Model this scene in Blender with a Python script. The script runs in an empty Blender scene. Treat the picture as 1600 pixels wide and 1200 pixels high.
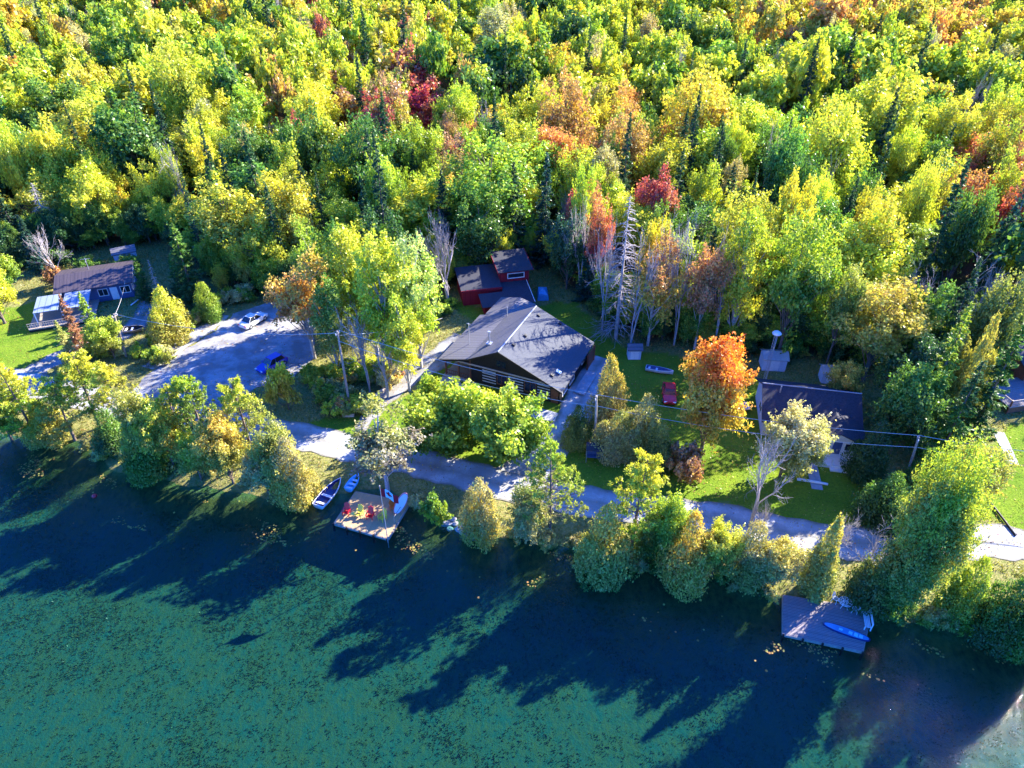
import bpy, math, random
import numpy as np
from math import radians as R_, sin, cos, pi

SC = bpy.context.scene
COL = SC.collection
# ------------------------------------------------------------------ camera, sky, sun, exposure
CAM_H = 54.0; PITCH = 36.0; FOC = 1109.0
cam_d = bpy.data.cameras.new('camera'); cam = bpy.data.objects.new('camera', cam_d); COL.objects.link(cam)
cam.location = (0, 0, CAM_H); cam.rotation_euler = (R_(90 - PITCH), 0, 0)
cam_d.sensor_width = 36.0; cam_d.lens = 36.0 * FOC / 1600.0
cam_d.clip_start = 0.5; cam_d.clip_end = 3000
SC.camera = cam
SUN_AZ = 36.0      # degrees from +X towards +Y
SUN_EL = 30.0
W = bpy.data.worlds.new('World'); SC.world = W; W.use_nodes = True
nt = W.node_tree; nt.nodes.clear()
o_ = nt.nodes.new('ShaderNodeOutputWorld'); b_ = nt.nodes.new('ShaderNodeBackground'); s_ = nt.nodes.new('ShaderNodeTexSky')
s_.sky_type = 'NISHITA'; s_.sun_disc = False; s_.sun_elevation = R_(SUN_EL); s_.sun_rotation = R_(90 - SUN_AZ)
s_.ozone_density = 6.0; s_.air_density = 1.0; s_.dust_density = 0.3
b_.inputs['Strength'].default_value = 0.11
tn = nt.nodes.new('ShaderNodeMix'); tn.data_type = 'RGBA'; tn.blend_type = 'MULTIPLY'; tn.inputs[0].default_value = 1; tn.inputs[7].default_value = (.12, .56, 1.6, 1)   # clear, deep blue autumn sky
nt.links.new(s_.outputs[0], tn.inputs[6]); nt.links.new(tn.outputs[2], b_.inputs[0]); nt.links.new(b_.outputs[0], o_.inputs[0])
sd = bpy.data.lights.new('sun', 'SUN'); so = bpy.data.objects.new('sun', sd); COL.objects.link(so)
sd.energy = 5.0; sd.angle = R_(0.5); sd.color = (1.0, 0.94, 0.83)
so.rotation_euler = (R_(90 - SUN_EL), 0, R_(SUN_AZ + 90)); so.location = (60, 60, 80)
SC.view_settings.view_transform = 'Standard'; SC.view_settings.look = 'None'
SC.view_settings.exposure = 2.2; SC.view_settings.gamma = 1.0
SC.render.engine = 'CYCLES'
SC.cycles.max_bounces = 8; SC.cycles.transparent_max_bounces = 12; SC.cycles.transmission_bounces = 4
SC.cycles.diffuse_bounces = 3; SC.cycles.glossy_bounces = 3; SC.cycles.use_denoising = True
SC.cycles.caustics_reflective = False; SC.cycles.caustics_refractive = False

# ------------------------------------------------------------------ surveying: where a sight line meets the ground
TH = R_(PITCH)
def G(px, py, z=0.0):
    u = (px - 800) / FOC; v = (600 - py) / FOC
    dx, dy, dz = u, cos(TH) + v * sin(TH), -sin(TH) + v * cos(TH)
    t = (CAM_H - z) / -dz
    return (dx * t, dy * t)
def P(x, y, z):
    dz = z - CAM_H
    zc = y * cos(TH) - dz * sin(TH); yc = y * sin(TH) + dz * cos(TH)
    return (800 + FOC * x / zc, 600 - FOC * yc / zc, zc)
def vplane(px, py, p0, ang):
    u = (px - 800) / FOC; v = (600 - py) / FOC
    d = (u, cos(TH) + v * sin(TH), -sin(TH) + v * cos(TH)); a = R_(ang); e = (cos(a), sin(a))
    det = -d[0] * e[1] + d[1] * e[0]; t = (-p0[0] * e[1] + p0[1] * e[0]) / det
    return ((t * d[0] - p0[0]) * e[0] + (t * d[1] - p0[1]) * e[1], CAM_H + t * d[2])

WATER_Z = -0.45
SHORE_PX = [(-900, 590), (-300, 640), (-60, 672), (0, 680), (60, 688), (110, 690), (150, 712), (180, 740), (240, 752), (300, 765), (360, 772), (440, 782), (500, 778),
            (545, 772), (600, 768), (642, 785), (690, 806), (740, 835), (800, 845), (880, 855), (960, 872), (1040, 890), (1100, 905), (1170, 925),
            (1230, 935), (1300, 948), (1370, 965), (1450, 985), (1530, 1000), (1600, 1020), (1750, 1050), (2300, 1120)]
SHORE = np.array([G(a, b, WATER_Z) for a, b in SHORE_PX])
def shore_dist(X, Y):
    """signed distance to the shore, positive over the lake"""
    X = np.asarray(X, float); Y = np.asarray(Y, float)
    best = np.full(X.shape, 1e9)
    for i in range(len(SHORE) - 1):
        ax, ay = SHORE[i]; bx, by = SHORE[i + 1]
        dx, dy = bx - ax, by - ay; L = dx * dx + dy * dy
        t = np.clip(((X - ax) * dx + (Y - ay) * dy) / L, 0, 1)
        best = np.minimum(best, np.hypot(X - ax - t * dx, Y - ay - t * dy))
    ys = np.interp(X, SHORE[:, 0], SHORE[:, 1])
    return np.where(Y < ys, best, -best)
def sstep(a, b, x):
    t = np.clip((np.asarray(x, float) - a) / (b - a), 0, 1); return t * t * (3 - 2 * t)
def wob(X, Y, s, ph=0.0):
    return (np.sin(X * s + 1.7 * np.sin(Y * s * .8 + ph) + ph) + np.sin(Y * s * 1.27 + 1.3 * np.sin(X * s * .9 + 2 * ph)) + .6 * np.sin((X + Y) * s * 2.1 + ph * 3)) / 2.6
def hz(X, Y, d=None):
    if d is None: d = shore_dist(X, Y)
    X = np.asarray(X, float); Y = np.asarray(Y, float)
    dd = d + 0.6 * wob(X, Y, .9, 1.0) * np.exp(-np.abs(d) / 3)
    bank = -0.50 * sstep(-2.2, 0.1, dd) - 0.75 * sstep(0, 2.5, dd) - 1.5 * sstep(2.0, 7.5, dd)
    hill = 0.075 * np.clip(Y - 125, 0, None) * sstep(120, 175, Y) + sstep(115, 160, Y) * 1.2 * wob(X, Y, .045, 2.0)
    far = -0.055 * np.clip(Y - 340, 0, None)
    return bank + hill + np.where(Y > 340, far, 0)
def hz1(x, y): return float(hz(np.array([x]), np.array([y]))[0])

# forest front line (the edge of the cleared strip)
FRONT_PX = [(-500, 445), (-200, 435), (0, 425), (80, 402), (170, 386), (260, 378), (330, 440), (400, 460), (470, 462), (540, 468), (700, 452), (735, 432), (850, 402), (885, 450),
            (940, 480), (960, 512), (1010, 530), (1160, 550), (1200, 540), (1300, 556), (1400, 590), (1500, 600), (1560, 556), (1700, 540), (1900, 520), (2300, 500)]
FRONT = np.array([G(a, b) for a, b in FRONT_PX])
def front_y(x): return float(np.interp(x, FRONT[:, 0], FRONT[:, 1]))

# ------------------------------------------------------------------ helpers
def tag(o, label=None, cat=None, group=None, kind=None):
    if label: o['label'] = label
    if cat: o['category'] = cat
    if group: o['group'] = group
    if kind: o['kind'] = kind
    return o
def empty(name, loc=(0, 0, 0), rz=0.0, label=None, cat=None, group=None):
    o = bpy.data.objects.new(name, None); COL.objects.link(o); o.location = loc; o.rotation_euler = (0, 0, rz); o.empty_display_size = .3
    return tag(o, label, cat, group)
def link_mesh(name, me, parent=None, loc=None):
    o = bpy.data.objects.new(name, me); COL.objects.link(o)
    if parent: o.parent = parent
    if loc: o.location = loc
    return o
def np_mesh(name, V, F, mats, midx=None, fattr=None, smooth=False):
    """V (n,3); F (m,k) all the same size, or a list of arrays of different k"""
    me = bpy.data.meshes.new(name)
    Fs = F if isinstance(F, list) else [F]
    Fs = [f for f in Fs if len(f)]
    loops = np.concatenate([f.reshape(-1) for f in Fs]).astype(np.int32)
    tot = np.concatenate([np.full(len(f), f.shape[1]) for f in Fs]).astype(np.int32)
    st = np.concatenate([[0], np.cumsum(tot)[:-1]]).astype(np.int32)
    me.vertices.add(len(V)); me.vertices.foreach_set('co', np.asarray(V, np.float32).reshape(-1))
    me.loops.add(len(loops)); me.loops.foreach_set('vertex_index', loops)
    me.polygons.add(len(tot)); me.polygons.foreach_set('loop_start', st); me.polygons.foreach_set('loop_total', tot)
    if midx is not None: me.polygons.foreach_set('material_index', np.asarray(midx, np.int32))
    if smooth: me.polygons.foreach_set('use_smooth', np.ones(len(tot), bool))
    for m in mats: me.materials.append(m)
    for k, a in (fattr or {}).items():
        if a.ndim == 1:
            at = me.attributes.new(k, 'FLOAT', 'FACE'); at.data.foreach_set('value', a.astype(np.float32))
        else:
            at = me.attributes.new(k, 'FLOAT_COLOR', 'FACE'); at.data.foreach_set('color', a.astype(np.float32).reshape(-1))
    me.update(calc_edges=True)
    return me
class MB:
    def __init__(s): s.v = []; s.f = []
    def add(s, vs, fs):
        n = len(s.v); s.v += [tuple(p) for p in vs]; s.f += [tuple(i + n for i in f) for f in fs]; return s
    def box(s, c, d, rz=0, rx=0, ry=0):
        hx, hy, hz_ = d[0] / 2, d[1] / 2, d[2] / 2
        pts = []
        for x, y, z in ((-1,-1,-1),(1,-1,-1),(1,1,-1),(-1,1,-1),(-1,-1,1),(1,-1,1),(1,1,1),(-1,1,1)):
            p = [x * hx, y * hy, z * hz_]
            if rx: p = [p[0], p[1] * cos(rx) - p[2] * sin(rx), p[1] * sin(rx) + p[2] * cos(rx)]
            if ry: p = [p[0] * cos(ry) + p[2] * sin(ry), p[1], -p[0] * sin(ry) + p[2] * cos(ry)]
            if rz: p = [p[0] * cos(rz) - p[1] * sin(rz), p[0] * sin(rz) + p[1] * cos(rz), p[2]]
            pts.append((p[0] + c[0], p[1] + c[1], p[2] + c[2]))
        return s.add(pts, [(0,3,2,1),(4,5,6,7),(0,1,5,4),(1,2,6,5),(2,3,7,6),(3,0,4,7)])
    def bx(s, x0, x1, y0, y1, z0, z1): return s.box(((x0+x1)/2, (y0+y1)/2, (z0+z1)/2), (x1-x0, y1-y0, z1-z0))
    def tube(s, pts, rad, n=6, cap=True):
        pts = [np.array(p, float) for p in pts]; m = len(pts)
        rad = rad if hasattr(rad, '__len__') else [rad] * m
        vs = []
        for i, p in enumerate(pts):
            t = pts[min(i+1, m-1)] - pts[max(i-1, 0)]; t /= (np.linalg.norm(t) + 1e-9)
            a = np.cross(t, (0, 0, 1)) if abs(t[2]) < .95 else np.cross(t, (1, 0, 0)); a /= np.linalg.norm(a); b = np.cross(t, a)
            for k in range(n):
                an = 2 * pi * k / n; vs.append(p + rad[i] * (cos(an) * a + sin(an) * b))
        fs = [(i*n+k, i*n+(k+1) % n, (i+1)*n+(k+1) % n, (i+1)*n+k) for i in range(m-1) for k in range(n)]
        if cap: fs += [tuple(range(n))[::-1], tuple((m-1)*n + k for k in range(n))]
        return s.add(vs, fs)
    def slab(s, poly, t):
        """polygon of 3D points thickened downward by t"""
        n = len(poly); top = [tuple(p) for p in poly]; bot = [(p[0], p[1], p[2] - t) for p in poly]
        return s.add(top + bot, [tuple(range(n)), tuple(range(2*n-1, n-1, -1))] + [(i, i+n, (i+1) % n + n, (i+1) % n) for i in range(n)])
    def prism(s, prof, x0, x1):
        """profile of (y,z) extruded along x"""
        n = len(prof)
        return s.add([(x0, y, z) for y, z in prof] + [(x1, y, z) for y, z in prof], [tuple(range(n))[::-1], tuple(range(n, 2*n))] + [(i, (i+1) % n, (i+1) % n + n, i+n) for i in range(n)])
    def build(s, name, mat, parent=None, smooth=False):
        me = bpy.data.meshes.new(name); me.from_pydata(s.v, [], s.f); me.materials.append(mat); me.update()
        if smooth: me.polygons.foreach_set('use_smooth', np.ones(len(me.polygons), bool))
        return link_mesh(name, me, parent)

# ------------------------------------------------------------------ materials
def nmat(name):
    m = bpy.data.materials.new(name); m.use_nodes = True; t = m.node_tree
    return m, t, t.nodes['Principled BSDF'], t.links
def noise(t, scale, detail=4, rough=.6, vec=None, dim='3D'):
    n = t.nodes.new('ShaderNodeTexNoise'); n.inputs['Scale'].default_value = scale; n.inputs['Detail'].default_value = detail; n.inputs['Roughness'].default_value = rough
    if vec is not None: t.links.new(vec, n.inputs['Vector'])
    return n
def ramp(t, fac, stops):
    r = t.nodes.new('ShaderNodeValToRGB'); e = r.color_ramp.elements
    while len(e) < len(stops): e.new(.5)
    for el, (p, c) in zip(e, stops): el.position = p; el.color = (*c, 1) if len(c) == 3 else c
    t.links.new(fac, r.inputs[0]); return r
def mixc(t, fac, a, b, mode='MIX'):
    m = t.nodes.new('ShaderNodeMix'); m.data_type = 'RGBA'; m.blend_type = mode
    for val, key in ((fac, 0), (a, 6), (b, 7)):
        if isinstance(val, (int, float)): m.inputs[key].default_value = val
        elif isinstance(val, tuple): m.inputs[key].default_value = (*val, 1)
        else: t.links.new(val, m.inputs[key])
    return m.outputs[2]
def bump(t, h, bsdf, strength=.4, dist=.05):
    b = t.nodes.new('ShaderNodeBump'); b.inputs['Strength'].default_value = strength; b.inputs['Distance'].default_value = dist
    t.links.new(h, b.inputs['Height']); t.links.new(b.outputs[0], bsdf.inputs['Normal'])
def surf(name, col, rough=.7, var=.25, scale=3.0, spec=.3, metal=0.0, bmp=.3):
    """plain surface with mottling of its own"""
    m, t, p, L = nmat(name)
    tc = t.nodes.new('ShaderNodeTexCoord'); n = noise(t, scale, 6, .65, tc.outputs['Object'])
    lo = tuple(c * (1 - var) for c in col); hi = tuple(min(1, c * (1 + var)) for c in col)
    r = ramp(t, n.outputs[0], [(.3, lo), (.7, hi)]); L.new(r.outputs[0], p.inputs['Base Color'])
    p.inputs['Roughness'].default_value = rough; p.inputs['Specular IOR Level'].default_value = spec; p.inputs['Metallic'].default_value = metal
    if bmp: bump(t, n.outputs[0], p, bmp, .02)
    return m
def striped(name, c1, c2, axis, freq, rough=.7, var=.2, sharp=.46, spec=.3):
    """boards / ribs: lines of c2 every 1/freq metres along the object's axis"""
    m, t, p, L = nmat(name)
    tc = t.nodes.new('ShaderNodeTexCoord'); sx = t.nodes.new('ShaderNodeSeparateXYZ'); L.new(tc.outputs['Object'], sx.inputs[0])
    mu = t.nodes.new('ShaderNodeMath'); mu.operation = 'MULTIPLY'; mu.inputs[1].default_value = freq; L.new(sx.outputs[axis], mu.inputs[0])
    fl = t.nodes.new('ShaderNodeMath'); fl.operation = 'FLOOR'; L.new(mu.outputs[0], fl.inputs[0])
    fr = t.nodes.new('ShaderNodeMath'); fr.operation = 'FRACT'; L.new(mu.outputs[0], fr.inputs[0])
    pp = t.nodes.new('ShaderNodeMath'); pp.operation = 'PINGPONG'; pp.inputs[1].default_value = .5; L.new(mu.outputs[0], pp.inputs[0])
    wn = t.nodes.new('ShaderNodeTexWhiteNoise'); wn.noise_dimensions = '1D'; L.new(fl.outputs[0], wn.inputs['W'])
    n = noise(t, 4, 6, .7, tc.outputs['Object'])
    a = mixc(t, wn.outputs[0], tuple(c * (1 - var) for c in c1), tuple(min(1, c * (1 + var)) for c in c1))
    b = mixc(t, n.outputs[0], a, tuple(c * .55 for c in c1))
    g = ramp(t, pp.outputs[0], [(sharp - .04, (0, 0, 0)), (sharp, (1, 1, 1))])
    c = mixc(t, g.outputs[0], b, c2); L.new(c, p.inputs['Base Color'])
    p.inputs['Roughness'].default_value = rough; p.inputs['Specular IOR Level'].default_value = spec
    bump(t, g.outputs[0], p, .5, -.02)
    return m
def leaf_mat(name, src, transl=.37, trans_gain=1.25):
    m, t, p, L = nmat(name); t.nodes.remove(p)
    out = t.nodes['Material Output']
    rv = t.nodes.new('ShaderNodeAttribute'); rv.attribute_name = 'rv'
    tc = t.nodes.new('ShaderNodeTexCoord')
    if src == 'object':
        oi = t.nodes.new('ShaderNodeObjectInfo')
        c2 = t.nodes.new('ShaderNodeAttribute'); c2.attribute_type = 'OBJECT'; c2.attribute_name = 'second_colour'
        ad = t.nodes.new('ShaderNodeVectorMath'); ad.operation = 'ADD'; L.new(tc.outputs['Object'], ad.inputs[0]); L.new(oi.outputs['Location'], ad.inputs[1])
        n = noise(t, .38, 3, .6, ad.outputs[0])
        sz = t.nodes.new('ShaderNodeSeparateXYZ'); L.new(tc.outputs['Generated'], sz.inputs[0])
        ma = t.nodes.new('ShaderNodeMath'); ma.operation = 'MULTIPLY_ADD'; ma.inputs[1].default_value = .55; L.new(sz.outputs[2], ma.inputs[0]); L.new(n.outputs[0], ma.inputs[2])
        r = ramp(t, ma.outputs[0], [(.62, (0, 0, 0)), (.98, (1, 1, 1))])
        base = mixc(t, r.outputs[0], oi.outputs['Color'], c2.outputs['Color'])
    else:
        ta = t.nodes.new('ShaderNodeAttribute'); ta.attribute_name = 'tint'; base = ta.outputs['Color']
    hs = t.nodes.new('ShaderNodeHueSaturation'); L.new(base, hs.inputs['Color'])
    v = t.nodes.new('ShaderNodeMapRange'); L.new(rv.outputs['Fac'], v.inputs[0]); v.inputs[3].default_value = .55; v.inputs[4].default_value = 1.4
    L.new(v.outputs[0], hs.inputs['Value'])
    wn = t.nodes.new('ShaderNodeTexWhiteNoise'); wn.noise_dimensions = '1D'; L.new(rv.outputs['Fac'], wn.inputs['W'])
    h = t.nodes.new('ShaderNodeMapRange'); L.new(wn.outputs[0], h.inputs[0]); h.inputs[3].default_value = .475; h.inputs[4].default_value = .525; L.new(h.outputs[0], hs.inputs['Hue'])
    df = t.nodes.new('ShaderNodeBsdfDiffuse'); L.new(hs.outputs[0], df.inputs[0])
    tr = t.nodes.new('ShaderNodeBsdfTranslucent')
    g = mixc(t, 1.0, hs.outputs[0], (trans_gain, trans_gain * 1.0, trans_gain * .55), 'MULTIPLY'); L.new(g, tr.inputs[0])
    mx = t.nodes.new('ShaderNodeMixShader'); mx.inputs[0].default_value = transl; L.new(df.outputs[0], mx.inputs[1]); L.new(tr.outputs[0], mx.inputs[2])
    gl = t.nodes.new('ShaderNodeBsdfGlossy'); gl.inputs['Roughness'].default_value = .38; gl.inputs['Color'].default_value = (.9, .9, .85, 1)
    m2 = t.nodes.new('ShaderNodeMixShader'); m2.inputs[0].default_value = .022; L.new(mx.outputs[0], m2.inputs[1]); L.new(gl.outputs[0], m2.inputs[2])
    L.new(m2.outputs[0], out.inputs[0])
    return m
M = {}
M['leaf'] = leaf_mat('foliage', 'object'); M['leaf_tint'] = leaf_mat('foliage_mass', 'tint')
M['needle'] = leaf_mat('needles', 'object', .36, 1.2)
M['bark'] = surf('bark', (.16, .12, .09), .9, .4, 3); M['bark_pale'] = surf('pale_bark', (.42, .38, .33), .85, .35, 4)
M['bark_bare'] = surf('bare_wood', (.40, .35, .32), .85, .25, 5)
M['log'] = surf('dark_stain', (.022, .016, .013), .6, .5, 5); M['chink'] = surf('chinking', (.62, .58, .52), .8, .15, 5)
M['timber'] = surf('brown_timber', (.20, .075, .04), .6, .35, 5)
M['shingle'] = surf('grey_shingle', (.085, .09, .10), .85, .30, 9, bmp=.6)
M['metalroof'] = striped('ribbed_metal_roof', (.18, .17, .175), (.07, .065, .07), 1, 2.2, .5, .10, .42, .5)
M['darkroof'] = surf('dark_roof', (.045, .045, .055), .85, .35, 6, bmp=.6)
M['brownroof'] = striped('brown_metal_roof', (.085, .065, .07), (.04, .03, .035), 0, 2.0, .55, .15, .44, .4)
M['red'] = striped('red_boards', (.40, .018, .035), (.12, .008, .012), 0, 4, .8, .2, .46)
M['white'] = surf('white_paint', (.78, .78, .76), .5, .08, 4, bmp=.1)
M['palewall'] = surf('pale_siding', (.55, .60, .66), .6, .12, 4); M['bluewall'] = surf('blue_siding', (.06, .10, .22), .6, .2, 4)
M['bluepanel'] = striped('pale_blue_panels', (.30, .36, .44), (.12, .15, .2), 0, 1.2, .4, .15, .46)
M['glass'] = surf('window_glass', (.02, .025, .035), .12, .2, 2, spec=.8, bmp=0)
M['deckwood'] = striped('warm_deck_boards', (.62, .42, .20), (.15, .09, .05), 0, 6.5, .7, .12, .45)
M['deckgrey'] = striped('weathered_deck_boards', (.34, .29, .28), (.07, .06, .07), 1, 6.0, .8, .2, .43)
M['wood'] = surf('weathered_wood', (.33, .27, .22), .85, .3, 6); M['plank'] = surf('raw_plank', (.52, .42, .33), .8, .2, 5)
M['concrete'] = surf('concrete', (.36, .36, .36), .85, .2, 2)
M['steel'] = surf('galvanised_steel', (.45, .46, .48), .4, .15, 6, spec=.6, metal=.5, bmp=.1)
M['wire'] = surf('wire', (.5, .48, .45), .5, .1, 1, bmp=0)
M['stone'] = surf('stone', (.34, .32, .31), .85, .4, 4, bmp=.7)
M['rubber'] = surf('rubber', (.02, .02, .02), .8, .2, 5); M['black'] = surf('black_plastic', (.015, .015, .017), .5, .2, 5)
def paint(name, c, rough=.35):
    m = surf(name, c, rough, .05, 2, spec=.5, bmp=0); m.node_tree.nodes['Principled BSDF'].inputs['Coat Weight'].default_value = .4; return m
M['p_white'] = paint('white_car_paint', (.80, .80, .78)); M['p_blue'] = paint('blue_car_paint', (.008, .03, .42)); M['p_red'] = paint('red_car_paint', (.65, .008, .02))
M['c_red'] = paint('red_plastic', (.72, .012, .02)); M['c_yellow'] = paint('yellow_plastic', (.80, .62, .06)); M['c_orange'] = paint('orange_plastic', (.85, .17, .02)); M['c_lime'] = paint('lime_plastic', (.55, .65, .10))
M['c_blue'] = paint('blue_plastic', (.07, .30, .55)); M['c_navy'] = paint('navy_gelcoat', (.012, .016, .12)); M['c_sky'] = paint('sky_blue_plastic', (.15, .55, .85)); M['c_pink'] = paint('pink_vinyl', (.80, .30, .32)); M['c_teal'] = paint('teal_vinyl', (.25, .75, .70))
M['hull'] = paint('white_gelcoat', (.78, .78, .80), .3); M['tarp'] = surf('blue_tarp', (.08, .30, .50), .5, .2, 3)
M['flag_white'] = surf('white_cloth', (.8, .78, .78), .8, .05, 3, bmp=0); M['flag_red'] = surf('red_cloth', (.7, .02, .03), .8, .05, 3, bmp=0)

# gravel
def gravel(name, a, b, litter=.12):
    m, t, p, L = nmat(name); tc = t.nodes.new('ShaderNodeTexCoord')
    n1 = noise(t, .35, 5, .6, tc.outputs['Object']); n2 = noise(t, 9, 6, .8, tc.outputs['Object']); n3 = noise(t, 1.6, 6, .7, tc.outputs['Object'])
    c = mixc(t, ramp(t, n1.outputs[0], [(.42, (0, 0, 0)), (.58, (1, 1, 1))]).outputs[0], a, tuple(x * .72 for x in b))
    c = mixc(t, ramp(t, n2.outputs[0], [(.38, (.25, .25, .25)), (.58, (1, 1, 1))]).outputs[0], tuple(x * .6 for x in a), c)
    c = mixc(t, ramp(t, n3.outputs[0], [(.62 - litter * .3, (0, 0, 0)), (.74, (.8, .8, .8))]).outputs[0], c, (.24, .18, .10))
    ac = t.nodes.new('ShaderNodeAttribute'); ac.attribute_name = 'across'
    hf = t.nodes.new('ShaderNodeMath'); hf.operation = 'MULTIPLY_ADD'; hf.inputs[1].default_value = .5; L.new(ac.outputs['Fac'], hf.inputs[0])
    sh = t.nodes.new('ShaderNodeMath'); sh.operation = 'MULTIPLY_ADD'; sh.inputs[1].default_value = .10; sh.inputs[2].default_value = -.05; L.new(n3.outputs[0], sh.inputs[0]); L.new(sh.outputs[0], hf.inputs[2])
    tr = ramp(t, hf.outputs[0], [(0, (0, 0, 0)), (.40, (0, 0, 0)), (.505, (.9, .9, .9)), (.56, (.12, .12, .12)), (.63, (0, 0, 0)), (.75, (.55, .55, .55)), (.86, (0, 0, 0)), (.95, (.12, .12, .12)), (1.0, (.9, .9, .9))])
    c = mixc(t, tr.outputs[0], c, (.17, .155, .10))
    L.new(c, p.inputs['Base Color']); p.inputs['Roughness'].default_value = .95; p.inputs['Specular IOR Level'].default_value = .1
    bump(t, n2.outputs[0], p, .6, .04); return m
M['gravel'] = gravel('pale_gravel', (.52, .51, .48), (.46, .45, .42)); M['gravel_grey'] = gravel('grey_gravel', (.38, .38, .38), (.28, .27, .26), .3)

# ground: soil cover by real zones (attribute), lake bed below the water line
def ground_mat():
    m, t, p, L = nmat('ground_cover'); tc = t.nodes.new('ShaderNodeTexCoord'); ob = tc.outputs['Object']
    za = t.nodes.new('ShaderNodeAttribute'); za.attribute_name = 'cover'
    sep = t.nodes.new('ShaderNodeSeparateColor'); L.new(za.outputs['Color'], sep.inputs[0])   # R lawn, G litter, B lake bed
    n1 = noise(t, .22, 5, .6, ob); n2 = noise(t, 3.2, 6, .75, ob); n3 = noise(t, 14, 4, .7, ob)
    lawn = mixc(t, ramp(t, n1.outputs[0], [(.35, (0, 0, 0)), (.65, (1, 1, 1))]).outputs[0], (.105, .20, .012), (.19, .27, .018))
    lawn = mixc(t, ramp(t, n2.outputs[0], [(.45, (0, 0, 0)), (.75, (1, 1, 1))]).outputs[0], lawn, (.06, .11, .014))
    lawn = mixc(t, ramp(t, n3.outputs[0], [(.54, (0, 0, 0)), (.74, (.8, .8, .8))]).outputs[0], lawn, (.34, .29, .08))
    lit = mixc(t, ramp(t, n2.outputs[0], [(.4, (0, 0, 0)), (.6, (1, 1, 1))]).outputs[0], (.07, .05, .03), (.17, .11, .05))
    lit = mixc(t, ramp(t, n1.outputs[0], [(.45, (0, 0, 0)), (.6, (1, 1, 1))]).outputs[0], lit, (.08, .11, .02))
    rough_ = mixc(t, ramp(t, n2.outputs[0], [(.4, (0, 0, 0)), (.62, (1, 1, 1))]).outputs[0], (.16, .18, .04), (.30, .26, .10))
    c = mixc(t, sep.outputs[0], rough_, lawn); c = mixc(t, sep.outputs[1], c, lit)
    # lake bed
    mp = t.nodes.new('ShaderNodeMapping'); mp.inputs['Scale'].default_value = (.8, .4, 1); L.new(ob, mp.inputs[0])
    b1 = noise(t, .45, 7, .75, mp.outputs[0]); b2 = noise(t, 2.2, 5, .7, mp.outputs[0])
    bed = mixc(t, ramp(t, b1.outputs[0], [(.40, (0, 0, 0)), (.66, (1, 1, 1))]).outputs[0], (.012, .070, .048), (.026, .064, .030))
    bed = mixc(t, ramp(t, b2.outputs[0], [(.40, (0, 0, 0)), (.72, (.8, .8, .8))]).outputs[0], bed, (.060, .080, .022))
    geo = t.nodes.new('ShaderNodeNewGeometry'); sz = t.nodes.new('ShaderNodeSeparateXYZ'); L.new(geo.outputs['Position'], sz.inputs[0])
    mr = t.nodes.new('ShaderNodeMapRange'); L.new(sz.outputs[2], mr.inputs[0]); mr.inputs[1].default_value = -2.3; mr.inputs[2].default_value = -.8
    shal = mixc(t, ramp(t, b2.outputs[0], [(.4, (0, 0, 0)), (.65, (1, 1, 1))]).outputs[0], (.20, .12, .03), (.05, .05, .02))
    bed = mixc(t, mr.outputs[0], bed, shal)
    c = mixc(t, sep.outputs[2], c, bed)
    L.new(c, p.inputs['Base Color']); p.inputs['Roughness'].default_value = 1; p.inputs['Specular IOR Level'].default_value = .05
    bump(t, n2.outputs[0], p, .8, .15); return m
M['ground'] = ground_mat()
def water_mat():
    m, t, p, L = nmat('lake_water'); t.nodes.remove(p); out = t.nodes['Material Output']
    tr = t.nodes.new('ShaderNodeBsdfTransparent'); tr.inputs[0].default_value = (.50, .82, .80, 1)
    gl = t.nodes.new('ShaderNodeBsdfGlossy'); gl.inputs['Roughness'].default_value = .035
    tc = t.nodes.new('ShaderNodeTexCoord')
    mp = t.nodes.new('ShaderNodeMapping'); mp.inputs['Rotation'].default_value = (0, 0, .5); mp.inputs['Scale'].default_value = (1, 2.2, 1); L.new(tc.outputs['Object'], mp.inputs[0])
    n = noise(t, 9.0, 3, .6, mp.outputs[0])
    b = t.nodes.new('ShaderNodeBump'); b.inputs['Strength'].default_value = .6; b.inputs['Distance'].default_value = .028; L.new(n.outputs[0], b.inputs['Height'])
    L.new(b.outputs[0], gl.inputs['Normal'])
    ge = t.nodes.new('ShaderNodeNewGeometry'); dt = t.nodes.new('ShaderNodeVectorMath'); dt.operation = 'DOT_PRODUCT'; L.new(ge.outputs['Incoming'], dt.inputs[0]); L.new(b.outputs[0], dt.inputs[1])
    def mth(op, a, k=None):
        q = t.nodes.new('ShaderNodeMath'); q.operation = op; L.new(a, q.inputs[0])
        if k is not None: q.inputs[1].default_value = k
        return q
    ab = mth('ABSOLUTE', dt.outputs['Value']); sb = t.nodes.new('ShaderNodeMath'); sb.operation = 'SUBTRACT'; sb.inputs[0].default_value = 1; L.new(ab.outputs[0], sb.inputs[1])
    pw = mth('POWER', sb.outputs[0], 5); ml = mth('MULTIPLY', pw.outputs[0], .98); fr = mth('ADD', ml.outputs[0], .02)
    mx = t.nodes.new('ShaderNodeMixShader'); L.new(fr.outputs[0], mx.inputs[0]); L.new(tr.outputs[0], mx.inputs[1]); L.new(gl.outputs[0], mx.inputs[2])
    L.new(mx.outputs[0], out.inputs[0]); return m
M['water'] = water_mat()

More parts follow.
